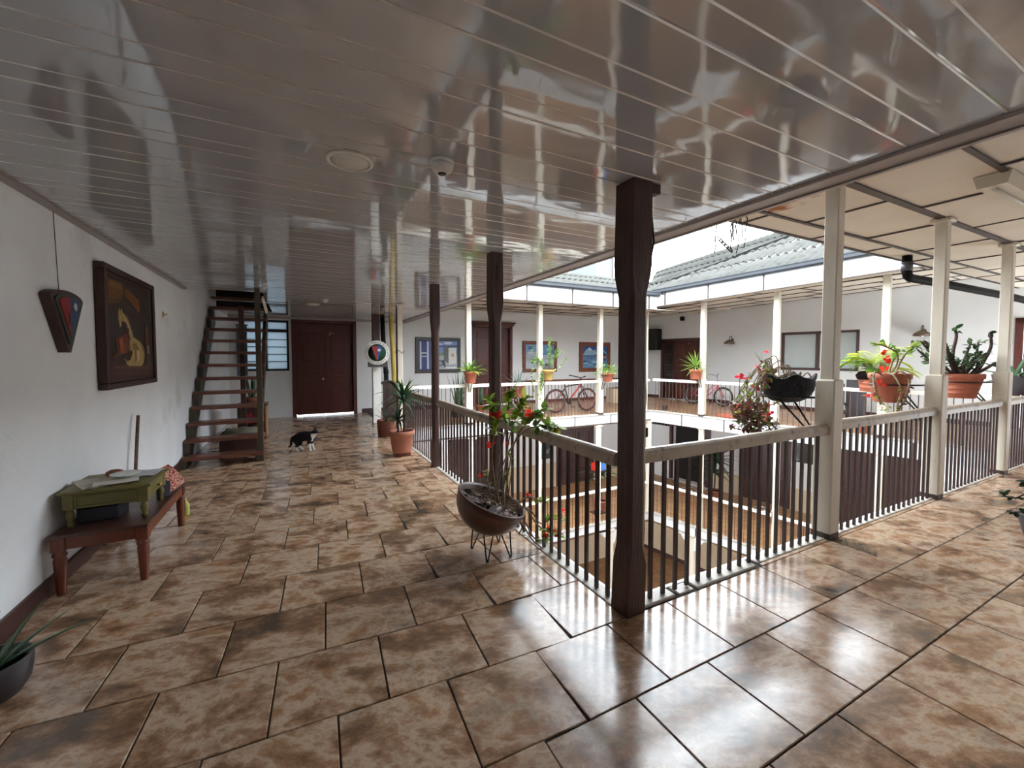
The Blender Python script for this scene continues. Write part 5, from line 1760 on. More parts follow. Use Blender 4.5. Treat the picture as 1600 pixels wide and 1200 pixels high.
tmp = bpy.data.objects.new('cat_tmp', me)
C.objects.link(tmp)
sk = tmp.modifiers.new('skin', 'SKIN')
for i, sv in enumerate(me.skin_vertices[0].data):
    sv.radius = (Rr[i], Rr[i])
    sv.use_root = (i == 0)
tmp.modifiers.new('sub', 'SUBSURF').levels = 3
dg = bpy.context.evaluated_depsgraph_get()
cme = bpy.data.meshes.new_from_object(tmp.evaluated_get(dg))
bpy.data.objects.remove(tmp)
cme.name = 'cat_body'
zmin = min(v.co.z for v in cme.vertices)
for v in cme.vertices:
    v.co.z -= zmin
ca = cme.color_attributes.new('Col', 'FLOAT_COLOR', 'CORNER')
blk, wht = lin(26, 25, 27), lin(232, 230, 226)
for p in cme.polygons:
    c = p.center
    white = False
    nn = .012 * noise.noise(c * 30)
    if c.x > .05 and c.z < .125 + nn:
        white = True
    elif c.x < .0 and c.x > -.18 and c.z < .075 + nn:
        white = True
    elif c.x > .148 + nn - (c.z - .2) * .12 and .12 < c.z < .295:
        white = True
    elif c.x > .236 + nn and c.z < .33:
        white = True
    elif c.x > .1 and abs(c.y) < .028 and .16 < c.z < .24:
        white = True
    for li in p.loop_indices:
        ca.data[li].color = (wht if white else blk) + (1,)
    p.use_smooth = True
cme.materials.clear()
cme.materials.append(m_fur)
inst('body', cme, ct)
m_catb = mat('cat_black', blk, .8, .1, 30)
for s_ in (-1, 1):
    e = MB()
    e.add([(.172, s_ * .016, .362), (.2, s_ * .02, .366), (.178, s_ * .046, .352), (.172, s_ * .038, .416), (.184, s_ * .03, .36)], [(0, 3, 1), (1, 3, 2), (2, 3, 0), (0, 1, 4), (1, 2, 4)], True)
    e.build('ear', m_catb, ct)
    MB().lathe([(0, -.009), (.007, -.005), (.009, 0), (.007, .005), (0, .009)], (.232, s_ * .026, .338), 10).build('eye', mat('cat_eye', lin(170, 160, 70), .15, .05, 8), ct)
MB().lathe([(0, -.006), (.006, 0), (0, .006)], (.266, 0, .322), 8).build('nose', mat('cat_nose', lin(170, 110, 108), .4, .05, 8), ct)

# ================================================================== plants
rX, rY = .888, -.46                     # direction across the view for shaping branches
fX, fY = .46, .888


def W2(a, d, z):
    return Vector((rX * a + fX * d, rY * a + fY * d, z))


def pot(parent, rt, rb, h, m, z=0, rim=True, ridges=0, name='pot'):
    pr = [(rb * .6, z), (rb, z), (rb + (rt - rb) * .1, z + .01)]
    rh = h * .2
    ro = rt * .93
    if ridges:
        for i in range(ridges):
            zz = z + (h - rh) * (i + 1) / (ridges + 1)
            rr = rb + (ro - rb) * (zz - z) / (h - rh)
            pr += [(rr, zz - .006), (rr + .008, zz), (rr, zz + .006)]
    if rim:
        pr += [(ro, z + h - rh), (rt * .99, z + h - rh + .004), (rt, z + h - rh * .5), (rt, z + h - .008), (rt - .01, z + h), (rt - .025, z + h - .004), (ro - .03, z + h - .05)]
    else:
        pr += [(rt, z + h - .012), (rt - .004, z + h), (rt - .016, z + h), (rt - .03, z + h - .05)]
    p = MB().lathe(pr, (0, 0, 0), 28).build(name, m, parent)
    MB().lathe([(0, z + h - .05), (rt * .5, z + h - .035), (rt - .02, z + h - .045), (rt - .03, z + h - .06)], (0, 0, 0), 20).build('soil', m_soil, parent)
    return z + h - .05


def blade(parent, base, az, el, L, W, droop, m, fold=.25, n=9, thick=0.0, taper=.6, name='leaf', twist=0):
    """one arching leaf: starts at base, heading az, elevation el, bending down by droop radians"""
    p = Vector(base)
    cen, wid, sd = [], [], []
    for i in range(n + 1):
        t = i / n
        cen.append(p.copy())
        e = el - droop * t ** 1.3
        d = Vector((math.cos(az) * math.cos(e), math.sin(az) * math.cos(e), math.sin(e)))
        p = p + d * L / n
        wv = W * (min(1, .55 + 1.6 * t) if taper > .4 else 1) * max(.03, (1 - t ** (2.2 if taper > .4 else 1.15)))
        wid.append(wv)
        tw = twist * t
        sd.append(Vector((-math.sin(az) * math.cos(tw), math.cos(az) * math.cos(tw), math.sin(tw))))
    b = MB()
    if thick:
        vs = []
        for i in range(n + 1):
            th = thick * (1 - (i / n) ** 1.6) + .002
            vs += [cen[i] - sd[i] * wid[i] / 2 + Vector((0, 0, th * .35)), cen[i] - Vector((0, 0, th * .6)), cen[i] + sd[i] * wid[i] / 2 + Vector((0, 0, th * .35)), cen[i] + Vector((0, 0, th * .25))]
        fs = []
        for i in range(n):
            for k in range(4):
                fs.append((i * 4 + k, i * 4 + (k + 1) % 4, i * 4 + 4 + (k + 1) % 4, i * 4 + 4 + k))
        fs.append((n * 4, n * 4 + 1, n * 4 + 2, n * 4 + 3))
        b.add(vs, fs, True)
    else:
        b.strip(cen, wid, sd, fold)
    return b.build(name, m, parent)


def rosette(parent, base, n, L, W, el, droop, m, seed, thick=0.0, taper=.6, fold=.25, azr=(0, 2 * PI)):
    random.seed(seed)
    for i in range(n):
        t = i / max(1, n - 1)
        az = azr[0] + (azr[1] - azr[0]) * ((i * .381966) % 1) + random.uniform(-.2, .2)
        e = el[0] + (el[1] - el[0]) * t + random.uniform(-.1, .1)
        l_ = L * random.uniform(.8, 1.1) * (1 - .25 * abs(t - .5))
        blade(parent, (base[0] + .01 * math.cos(az), base[1] + .01 * math.sin(az), base[2]), az, e, l_, W * random.uniform(.85, 1.1), droop * random.uniform(.6, 1.2), m, fold, thick=thick, taper=taper)


def curve(pts, n=10):
    """smooth Catmull-Rom through points"""
    P = [Vector(p) for p in pts]
    P = [P[0] * 2 - P[1]] + P + [P[-1] * 2 - P[-2]]
    out = []
    for i in range(1, len(P) - 2):
        for k in range(n):
            t = k / n
            a, b, c, d = P[i - 1], P[i], P[i + 1], P[i + 2]
            out.append(.5 * ((2 * b) + (c - a) * t + (2 * a - 5 * b + 4 * c - d) * t * t + (3 * b - a - 3 * c + d) * t ** 3))
    out.append(P[-2])
    return out


def petals(b, c, r, n=5, nrm=(0, 0, 1), col=None):
    c = Vector(c)
    nz_ = Vector(nrm).normalized()
    a = nz_.orthogonal().normalized()
    bb = nz_.cross(a)
    for i in range(n):
        th = 2 * PI * i / n
        d = a * math.cos(th) + bb * math.sin(th)
        b.oval(c, d + nz_ * .25, nz_, r, r * .9, col)


def flower_cluster(parent, c, r, m, seed, n=7):
    random.seed(seed)
    b = MB()
    c = Vector(c)
    for i in range(n):
        o = Vector((random.gauss(0, 1), random.gauss(0, 1), random.gauss(0, .8))) * r * .45
        nn = Vector((random.gauss(0, 1), random.gauss(0, 1) - .8, random.gauss(0, 1) + .5))
        petals(b, c + o, r * .55, 5, nn)
    return b.build('flower_cluster', m, parent)


GRN = [lin(146, 182, 62), lin(172, 200, 80), lin(116, 152, 60), lin(190, 196, 92), lin(96, 130, 54)]
DRYC = [lin(122, 60, 56), lin(146, 92, 70), lin(96, 52, 50), lin(112, 116, 60), lin(168, 120, 110)]
JADE = [lin(52, 84, 52), lin(74, 108, 66), lin(40, 66, 46), lin(92, 120, 78)]


def leaf_tuft(b, p, d, L, cols, n, spread=1.0, W=.55):
    p = Vector(p)
    d = Vector(d).normalized()
    for i in range(n):
        q = d * random.uniform(.1, .8) + Vector((random.gauss(0, 1), random.gauss(0, 1), random.gauss(0, .7))) * .6 * spread
        b.oval(p, q, Vector((random.gauss(0, .3), random.gauss(0, .3), 1)), L * random.uniform(.6, 1.15), L * W * random.uniform(.8, 1.1), random.choice(cols))


# --- bowl planter with crown of thorns on hairpin legs
bo = thing('bowl_planter', 'rusty half bowl planter on hairpin legs with tall red flowering thorn stems', 'planter', (1.37, 3.0, 0))
tl2 = rad(22)
ax = Vector((rX, rY, 0))
MT = Matrix.Rotation(tl2, 3, Vector((-fX, -fY, 0))) if False else Matrix.Rotation(tl2, 3, Vector((fX, fY, 0)))
RB = .285
pr = []
for i in range(11):
    th = PI / 2 * i / 10
    pr.append((RB * math.sin(th), -RB * .92 * math.cos(th)))
pr += [(RB + .006, .0), (RB + .006, .012), (RB - .006, .014), (RB - .012, .0)]
for i in range(9):
    th = PI / 2 * (1 - i / 9)
    pr.append(((RB - .014) * math.sin(th), -(RB * .92 - .014) * math.cos(th)))
bc = Vector((0, 0, .405))
MB().lathe(pr[:-7], bc, 40, M=MT).build('bowl', m_bowl, bo)
sp_ = MB()
N = 18
vs = [(0, 0, -.035)]
for r in range(1, 7):
    for k in range(N):
        th = 2 * PI * k / N
        rr = (RB - .02) * r / 6
        vs.append((rr * math.cos(th), rr * math.sin(th), -.045 + .03 * noise.noise(Vector((rr * 9 * math.cos(th), rr * 9 * math.sin(th), 1)))))
vs = [MT @ Vector(v) + bc for v in vs]
fs = [(0, 1 + k, 1 + (k + 1) % N) for k in range(N)]
for r in range(5):
    for k in range(N):
        fs.append((1 + r * N + k, 1 + (r + 1) * N + k, 1 + (r + 1) * N + (k + 1) % N, 1 + r * N + (k + 1) % N))
sp_.add(vs, fs, True)
sp_.build('soil', m_soil, bo)
for (a, d) in ((-.02, -.17), (.12, -.1), (-.13, .02), (.04, .13)):
    f_ = W2(a * 1.25, d * 1.15, 0)
    tp = W2(a * .8, d * .75, .24)
    sd_ = W2(.045, .02, 0)
    MB().tube([tp + sd_, f_ + Vector((sd_.x * .15, sd_.y * .15, .012)), f_ + Vector((0, 0, .006)), f_ - Vector((sd_.x * .15, sd_.y * .15, -.012)), tp - sd_], .006, 6).lathe([(.011, 0), (.011, .016)], f_, 8).build('leg', m_black, bo)
stems = [
    [(.06, .0, .36), (.02, .03, .55), (.0, .05, .8), (.03, .05, 1.02), (-.02, .05, 1.2)],
    [(.08, -.02, .36), (.1, -.02, .62), (.14, .0, .9), (.2, .02, 1.08), (.26, .03, 1.22)],
    [(.1, .02, .36), (.13, .06, .6), (.2, .08, .9), (.34, .1, 1.06), (.42, .12, 1.12)],
    [(.02, .02, .36), (.1, .0, .72), (.26, .0, .96), (.42, .03, 1.0), (.52, .05, .98)],
    [(.05, .04, .36), (.04, .08, .62), (.1, .1, .92), (.12, .1, 1.12), (.17, .1, 1.3)],
    [(.12, .0, .34), (.14, .0, .5), (.16, .02, .7), (.12, .02, .8)],
    [(.0, .05, .36), (-.03, .06, .5), (-.05, .06, .62)],
    [(.1, -.05, .34), (.1, -.05, .55), (.13, -.04, .68)],
    [(.14, -.02, .32), (.26, -.04, .36), (.36, -.02, .22), (.46, .0, .14), (.56, .02, .10)],
    [(.16, .0, .32), (.28, .03, .42), (.38, .06, .38), (.47, .1, .36)],
    [(.16, .02, .3), (.26, .06, .22), (.34, .1, .06), (.44, .14, .02), (.52, .14, .10)],
    [(.12, -.06, .3), (.22, -.1, .28), (.32, -.08, .12), (.4, -.06, .04), (.36, -.05, .03)],
    [(.16, .04, .32), (.3, .1, .3), (.4, .14, .16), (.5, .18, .18), (.62, .2, .16)],
    [(.1, .06, .34), (.24, .1, .16), (.22, .12, .08), (.28, .14, .06)],
]
sb = MB()
lb = MB()
random.seed(21)
for si, s_ in enumerate(stems):
    cv_ = curve([W2(*p) for p in s_], 6)
    sb.tube(cv_, [.0075 - .004 * i / len(cv_) for i in range(len(cv_))], 6)
    for i in range(2, len(cv_), 1):
        for _ in range(2):
            d = Vector((random.gauss(0, 1), random.gauss(0, 1), random.gauss(0, 1))).normalized()
            sb.add([cv_[i] + d * .018, cv_[i] + d.orthogonal() * .0025, cv_[i] - d.orthogonal() * .0025], [(0, 1, 2)])
    if si < 5:
        k0 = int(len(cv_) * .62)
        for i in range(k0, len(cv_)):
            leaf_tuft(lb, cv_[i], cv_[i] - cv_[i - 1], .09, GRN, 4, 1.4, .62)
    elif si < 8:
        for i in range(len(cv_) // 2, len(cv_), 2):
            leaf_tuft(lb, cv_[i], cv_[i] - cv_[i - 1], .045, GRN, 2)
    elif si in (8, 9, 10, 12):
        for i in range(len(cv_) * 3 // 5, len(cv_), 1):
            leaf_tuft(lb, cv_[i], cv_[i] - cv_[i - 1], .065, GRN, 2)
sb.build('stems', m_stem, bo)
lb.build('foliage', m_leafm, bo, kind='stuff')
tw = MB()
for i in range(46):
    a, d = random.uniform(-.2, .22), random.uniform(-.16, .16)
    z0 = .37 - a * .4
    pts = [W2(a, d, z0), W2(a + random.uniform(-.08, .1), d + random.uniform(-.08, .08), z0 + random.uniform(.02, .09)), W2(a + random.uniform(-.1, .16), d + random.uniform(-.1, .1), z0 + random.uniform(-.02, .04))]
    tw.tube(curve(pts, 4), .0035, 4)
tw.build('dead_twigs', m_stem, bo, kind='stuff')
for i, (a, d, z) in enumerate([(.05, .0, 1.08), (.30, .05, 1.09), (.50, .05, .96), (-.01, .06, .84), (.42, .08, .86), (.54, .1, .84), (-.1, .1, .58), (.3, .06, .42), (.47, .0, .17), (.53, .03, .13), (.43, .0, .12), (.60, .2, .24), (.22, .0, .26), (.13, .04, .86)]):
    flower_cluster(bo, W2(a, d, z), [.05, .046, .042, .036, .03, .03, .022, .026, .04, .042, .03, .026, .02, .02][i], m_red, 40 + i, 6)

# --- potted dracaena on a brick block
dp = thing('potted_dracaena', 'terracotta pot with strappy dracaena raised on a brick by the left railing', 'plant', (1.46, 6.62, 0))
MB().bbox((-.11, -.09, 0), (.12, .09, .06), .005).build('brick_block', m_terrad, dp)
zz = pot(dp, .2, .145, .34, m_terrap, .06)
for (x, y, h, n, L, sd_) in ((.03, .0, .52, 30, .50, 5), (-.06, .02, .2, 18, .34, 6)):
    MB().tube([(x, y, zz), (x + .01, y, zz + h * .5), (x - .005, y, zz + h)], .014, 7).build('stem', m_stemd, dp)
    rosette(dp, (x, y, zz + h), n, L, .058, (-.25, 1.35), 1.25, m_greenD, sd_)
for i in range(5):
    blade(dp, (.03, 0, zz + .5), .6 + 1.25 * i, 1.25, .42, .055, .35, m_greenA, name='leaf')
# --- low wide terracotta pot with sparse aloe
ap = thing('potted_plant', 'low wide brown pot with a few dark blades by the white pillar', 'plant', (1.56, 8.42, 0))
zz = pot(ap, .185, .165, .32, m_terrad, 0, rim=False)
rosette(ap, (0, 0, zz), 7, .42, .03, (.5, 1.4), .8, m_greenD, 9, thick=.012, taper=.3)
blade(ap, (0, 0, zz), -2.2, 1.2, .62, .025, .25, m_greenD, thick=.01, taper=.3)
# --- dark pot with aloe at the lower left corner
al = thing('potted_aloe', 'round dark grey pot with aloe blades in the lower left corner', 'plant', (-1.27, 2.72, 0))
MB().lathe([(.06, 0), (.1, .004), (.128, .05), (.138, .11), (.14, .165), (.137, .17), (.128, .168), (.125, .12)], (0, 0, 0), 32).build('pot', m_slate, al)
MB().lathe([(0, .13), (.126, .128)], (0, 0, 0), 20).build('soil', m_soil, al)
random.seed(31)
for (az, el, L) in ((1.0, .75, .30), (.4, .55, .3), (1.7, 1.0, .24), (2.6, .9, .22), (-.6, .7, .2), (3.6, .8, .2), (-1.6, .8, .16), (.0, .35, .36)):
    blade(al, (.02 * math.cos(az), .02 * math.sin(az), .13), az, el + .15, L, .046, .3, m_aloe, thick=.018, taper=.3)


def bracket_ring(post, cx, cy, z, r, sx=0, sy=0, m=None):
    """iron ring with two struts, part of a post; cx, cy, z in the post's own frame"""
    b = MB().tube([(cx + r * math.cos(a), cy + r * math.sin(a), z) for a in [2 * PI * i / 20 for i in range(20)]], .008, 5, closed=True)
    for s_ in (-.6, .6):
        b.tube([(cx + r * s_, cy - r * .2 * (1 if cy > 0 else -1), z), (sx + .03 * s_, sy, z - .38)], .009, 5)
    b.tube([(cx, cy - r * (1 if cy > 0 else -1), z), (sx, sy, z)], .01, 5)
    return b.build('pot_bracket', m or m_black, post)


# --- coir basket on the first right post
bq = (3.99, 2.25)
bs_ = thing('hanging_basket', 'black fibre basket of dry trailing thorn stems on the first white right post', 'planter', (bq[0], bq[1], 0))
br = MB()
N = 30
prf = [(.02, 1.135), (.11, 1.15), (.17, 1.19), (.205, 1.26), (.22, 1.38), (.21, 1.385), (.18, 1.31), (.1, 1.25)]
vs = []
for j_, (r, z) in enumerate(prf):
    for k in range(N):
        th = 2 * PI * k / N
        n_ = noise.noise(Vector((math.cos(th) * 2, math.sin(th) * 2, z * 3)))
        rr = r * (1 + .08 * n_) * (1 + .12 * math.cos(th + .5))
        vs.append((rr * math.cos(th), rr * math.sin(th), z + (.03 * n_ + .02 * math.sin(5 * th) if j_ in (4, 5) else 0)))
fs = [tuple(range(N))[::-1]]
for j_ in range(len(prf) - 1):
    for k in range(N):
        fs.append((j_ * N + k, j_ * N + (k + 1) % N, (j_ + 1) * N + (k + 1) % N, (j_ + 1) * N + k))
fs.append(tuple((len(prf) - 1) * N + k for k in range(N)))
br.add(vs, fs, True)
br.build('basket', mat('black_coir', lin(40, 40, 44), .9, .4, 30, 1.0, 60), bs_)
random.seed(77)
sb, lb = MB(), MB()
for i in range(12):
    a0 = random.uniform(-.16, .1)
    d0 = random.uniform(-.1, .1)
    top = 1.36 + random.uniform(.05, .16)
    a1 = -.2 - random.uniform(.02, .22)
    pts = [W2(a0, d0, 1.3), W2(a0 - .06, d0, top + .05), W2(a1, d0 - .04, 1.3 + random.uniform(-.1, .05)), W2(a1 + random.uniform(-.12, .12), d0, 1.0 + random.uniform(-.1, .1)), W2(a1 + random.uniform(-.05, .25), d0, .84 + random.uniform(-.02, .12))]
    cv_ = curve(pts, 6)
    sb.tube(cv_, .0045, 5)
    for j_ in range(8, len(cv_)):
        leaf_tuft(lb, cv_[j_], cv_[j_] - cv_[j_ - 1], .055, DRYC if j_ > 14 or random.random() < .5 else GRN, 1, 1.3)
for i in range(20):
    a0, a1 = random.uniform(-.2, .2), random.uniform(-.25, .25)
    cv_ = curve([W2(a0, random.uniform(-.1, .1), 1.27), W2((a0 + a1) / 2, random.uniform(-.1, .1), 1.27 + random.uniform(.08, .16)), W2(a1, random.uniform(-.1, .1), 1.28)], 6)
    sb.tube(cv_, .006, 5)
for i in range(34):
    a, z = random.uniform(-.46, -.04), random.uniform(.88, 1.2)
    pts = [W2(a, random.uniform(-.1, .1), z), W2(a + random.uniform(-.1, .1), random.uniform(-.1, .1), z + random.uniform(-.1, .02)), W2(a + random.uniform(-.12, .16), random.uniform(-.1, .1), z - random.uniform(.0, .12))]
    cv_ = curve(pts, 4)
    sb.tube(cv_, .004, 4)
    for j_ in range(2, len(cv_)):
        leaf_tuft(lb, cv_[j_], cv_[j_] - cv_[j_ - 1], .05, DRYC if random.random() < .72 else GRN, 2, 1.3)
sb.build('stems', m_stem, bs_)
lb.build('foliage', m_leafm, bs_, kind='stuff')
for i, (a, z) in enumerate([(-.42, 1.37), (-.35, 1.355), (-.27, 1.29), (-.25, 1.25), (-.36, 1.12), (-.16, 1.1), (-.12, 1.05)]):
    flower_cluster(bs_, W2(a, -.02, z), [.04, .026, .034, .03, .05, .03, .03][i], m_pink, 70 + i, 7)
MB().tube(curve([W2(-.3, 0, 1.05), W2(-.4, 0, 1.2), W2(-.42, -.02, 1.36)], 5), .004, 4).tube(curve([W2(-.28, 0, 1.1), W2(-.34, 0, 1.22), W2(-.35, -.02, 1.35)], 5), .004, 4).build('flower_stalk', m_greenA, bs_)
bracket_ring(wp1, -.12, .34, 1.2, .18, 0, .07)

# --- big terracotta pot with crown of thorns on the second right post
tp_ = thing('potted_thorn_plant', 'large terracotta pot with red flowering thorn plant on the second right post', 'plant', (6.06, 2.25, 0))
zz = pot(tp_, .195, .14, .33, m_terra, 1.04)
sb, lb = MB(), MB()
random.seed(55)
thorn = [[(-.05, 0, zz), (.02, -.05, 1.45), (.0, -.08, 1.6), (-.12, -.05, 1.68), (-.2, -.05, 1.7)], [(.05, 0, zz), (.12, 0, 1.5), (.22, 0, 1.66), (.3, 0, 1.68)],
         [(-.1, -.1, zz + .03), (-.16, -.22, 1.36), (-.14, -.3, 1.2), (-.18, -.3, 1.0), (-.1, -.28, .86)], [(-.06, -.12, zz + .04), (-.1, -.24, 1.4), (-.06, -.3, 1.3), (-.12, -.32, 1.1), (-.2, -.3, .92)],
         [(-.12, -.05, zz + .03), (-.3, -.14, 1.38), (-.34, -.2, 1.2), (-.3, -.24, 1.05)], [(.0, .02, zz), (.04, .02, 1.5), (.12, .04, 1.58)]]
for si, s_ in enumerate(thorn):
    cv_ = curve([W2(*p) for p in s_], 6)
    sb.tube(cv_, .009 if si < 2 else .011, 6)
    k0 = len(cv_) // 2 if si in (0, 1, 5) else len(cv_) // 3
    for i in range(k0, len(cv_)):
        leaf_tuft(lb, cv_[i], cv_[i] - cv_[i - 1], .09 if si in (0, 1, 5) else .05, (GRN if si in (0, 1, 5) or random.random() < .4 else DRYC), 2 if si in (0, 1, 5) else 2)
for i in range(24):
    a, z = random.uniform(-.34, -.08), random.uniform(.84, 1.05)
    leaf_tuft(lb, W2(a, -.28 + random.uniform(-.05, .05), z), (0, 0, -1), .045, DRYC + GRN, 2, 1.4)
sb.build('stems', m_stem, tp_)
lb.build('foliage', m_leafm, tp_, kind='stuff')
for i, (a, d, z) in enumerate([(-.1, -.08, 1.52), (-.17, -.12, 1.43), (-.28, -.2, 1.27), (-.42, -.2, 1.12), (-.13, -.05, 1.6)]):
    flower_cluster(tp_, W2(a, d, z), .045, m_red, 90 + i, 6)
bracket_ring(wp2, -.18, .34, 1.24, .175, 0, .07)

# --- jade plant on the third right post
jp = thing('potted_jade_plant', 'ridged terracotta pot with branching jade plant on the third right post', 'plant', (8.08, 2.25, 0))
zz = pot(jp, .25, .165, .33, m_terra, 1.0, ridges=3)
sb, lb = MB(), MB()
random.seed(63)
for i in range(15):
    a0, d0 = random.uniform(-.18, .18), random.uniform(-.12, .12)
    a1 = a0 * 2.2 + random.uniform(-.25, .25)
    h = random.uniform(.18, .5)
    pts = [W2(a0 * .6, d0, zz), W2((a0 + a1) / 2, d0 * 1.5, zz + h * .45), W2(a1, d0 * 2 + random.uniform(-.1, .1), zz + h)]
    cv_ = curve(pts, 5)
    sb.tube(cv_, [.024 - .014 * k / len(cv_) for k in range(len(cv_))], 7)
    for k in range(4, len(cv_)):
        leaf_tuft(lb, cv_[k], cv_[k] - cv_[k - 1], .085, JADE, 2 if k < 7 else 3, 1.1, .6)
for pts in ([(.2, 0, zz), (.33, 0, zz + .22), (.42, 0, zz + .42), (.40, 0, zz + .62)], [(-.06, 0, zz), (-.1, 0, zz + .3), (-.06, 0, zz + .55), (-.09, 0, zz + .68)], [(-.2, 0, zz), (-.42, -.1, zz + .2), (-.62, -.15, zz + .24)], [(-.2, .05, zz), (-.4, -.05, zz + .34), (-.6, -.1, zz + .5)], [(.15, 0, zz), (.4, .0, zz + .14), (.55, .05, zz + .2)]):
    cv_ = curve([W2(*p) for p in pts], 6)
    sb.tube(cv_, [.024 - .01 * k / len(cv_) for k in range(len(cv_))], 7)
    for k in range(len(cv_) - 6, len(cv_), 2):
        leaf_tuft(lb, cv_[k], cv_[k] - cv_[k - 1], .1, JADE, 2, .9, .55)
sb.build('branches', m_stemd, jp)
lb.build('foliage', m_leafm, jp, kind='stuff')
bracket_ring(wp3, -.26, .34, 1.22, .225, 0, .07)

# --- aloe in a black pot past the third right post
ar_ = thing('potted_aloe', 'black pot of long aloe blades at the right edge above the railing', 'plant', (10.45, 2.25, 0))
zz = pot(ar_, .27, .2, .32, m_slate, .95, rim=False)
rosette(ar_, (-.05, 0, zz), 16, .52, .075, (-.1, 1.35), .7, m_aloe, 13, thick=.03, taper=.3)
bracket_ring(wp4, .03, .35, 1.2, .22, 0, .07)

# --- pots hanging on the far gallery posts
f1 = thing('potted_bromeliad', 'terracotta pot of broad yellow green straps on the far post left of the corniced door', 'plant', (3.46, 8.72, 0))
zz = pot(f1, .155, .1, .27, m_terra, .97)
rosette(f1, (0, 0, zz), 20, .44, .085, (.2, 1.3), .8, m_greenA, 17)
rosette(f1, (0, 0, zz + .02), 9, .4, .08, (.1, .8), .9, m_greenL, 18)
bracket_ring(fps[0], -.03, -.22, 1.14, .13, 0, -.08)
f2 = thing('potted_vine', 'clay pot with pale green vine climbing the far post before the brown picture', 'plant', (5.52, 8.72, 0))
zz = pot(f2, .16, .1, .26, mat('mossy_clay', lin(170, 132, 78), .7, .25, 8, wear=(lin(150, 164, 84), .48, .6, 6)), .99)
random.seed(23)
lb, sb = MB(), MB()
PALE = [lin(150, 186, 92), lin(176, 206, 120), lin(120, 160, 78), lin(196, 214, 150), lin(100, 142, 76)]
for pts, n_ in ([(0, 0, zz), (.05, 0, 1.5), (.02, 0, 1.8), (.05, 0, 2.0)], 5), ([(0, 0, zz), (.12, 0, 1.5), (.22, 0, 1.72), (.2, 0, 1.55)], 4), ([(0, 0, zz), (-.2, 0, 1.45), (-.36, 0, 1.3), (-.4, 0, 1.0), (-.36, 0, .7)], 3), ([(-.1, 0, zz), (-.25, 0, 1.5), (-.4, 0, 1.42)], 6), ([(.05, 0, zz), (.3, 0, 1.35), (.45, 0, 1.5)], 1), ([(-.1, -.05, zz), (-.16, -.1, 1.1), (-.2, -.1, .85), (-.2, -.1, .55)], 4), ([(-.05, 0, zz), (-.35, 0, 1.7), (-.4, 0, 1.85)], 1):
    cv_ = curve([W2(*p) for p in pts], 6)
    sb.tube(cv_, .004, 4)
    for k in range(3, len(cv_)):
        leaf_tuft(lb, cv_[k], cv_[k] - cv_[k - 1], .075, PALE, n_ if n_ < 3 else 2, 1.4, .75)
        if n_ > 3:
            leaf_tuft(lb, cv_[k] + Vector((random.gauss(0, .05), random.gauss(0, .05), random.gauss(0, .04))), (0, 0, 1), .075, PALE, n_ - 2, 1.4, .75)
sb.build('stems', m_greenA, f2)
lb.build('foliage', m_leafm, f2, kind='stuff')
bracket_ring(fps[1], .1, -.22, 1.16, .13, 0, -.08)
f3 = thing('potted_herb', 'terracotta pot of bright bushy herbs on the far post by the mountain picture', 'plant', (7.42, 8.72, 0))
zz = pot(f3, .155, .1, .24, m_terra, .9)
random.seed(24)
lb = MB()
for i in range(260):
    a, d, z = random.gauss(-.02, .16), random.gauss(0, .1), abs(random.gauss(0, .12))
    leaf_tuft(lb, W2(a, d, zz + z), (a, d, .3), .06, PALE + GRN[:2], 1, 1.2, .6)
lb.build('foliage', m_leafm, f3, kind='stuff')
sb = MB()
for i in range(14):
    a = random.uniform(-.3, .35)
    sb.tube(curve([W2(a * .3, 0, zz), W2(a * .8, 0, zz + .2), W2(a, 0, zz + random.uniform(.0, .28))], 4), .003, 4)
sb.build('stems', m_greenA, f3)
bracket_ring(fps[2], .08, -.22, 1.06, .13, 0, -.08)
# yucca on the right gallery post
yp = thing('potted_yucca', 'terracotta pot with spiky yucca on the right gallery post before the folding door', 'plant', RG.p(1.54, -.24, 0), RG.a)
zz = pot(yp, .165, .12, .26, m_terra, .98)
MB().lathe([(.03, zz), (.05, zz + .06), (.03, zz + .14)], (0, 0, 0), 8).build('stem', m_stemd, yp)
rosette(yp, (0, 0, zz + .12), 46, .50, .036, (-.5, 1.5), .25, m_greenY, 29, taper=.45)
bracket_ring(rps[0], -.06, -.24, 1.14, .14, 0, -.08)
# small brown pot with geranium on the second right gallery post
gp = thing('potted_geranium', 'small brown pot with thin red geranium stalks at the window edge post', 'plant', RG.p(3.22, -.24, 0), RG.a)
zz = pot(gp, .17, .12, .16, m_terrad, 1.12)
sb = MB()
random.seed(9)
for i in range(12):
    az = random.uniform(0, 6.28)
    sb.tube(curve([(0, 0, zz), (.08 * math.cos(az), .08 * math.sin(az), zz + .2), (.22 * math.cos(az), .22 * math.sin(az), zz + random.uniform(.3, .48))], 4), .003, 4)
sb.build('stems', m_greenD, gp)
flower_cluster(gp, (.0, .05, zz + .46), .05, m_pink, 3, 7)
flower_cluster(gp, (-.2, .0, zz + .1), .05, m_pink, 5, 7)
bracket_ring(rps[1], -.12, -.24, 1.2, .14, 0, -.08)
# fern
fn = thing('potted_fern', 'ridged terracotta pot with drooping yellow green fern on the third right gallery post', 'plant', RG.p(5.1, -.28, 0), RG.a)
zz = pot(fn, .2, .15, .3, m_terra, .9, ridges=2)
MB().lathe([(.2, zz - .02), (.23, zz + .06), (.18, zz + .13), (0, zz + .16)], (0, 0, 0), 16).build('root_ball', m_soil, fn)


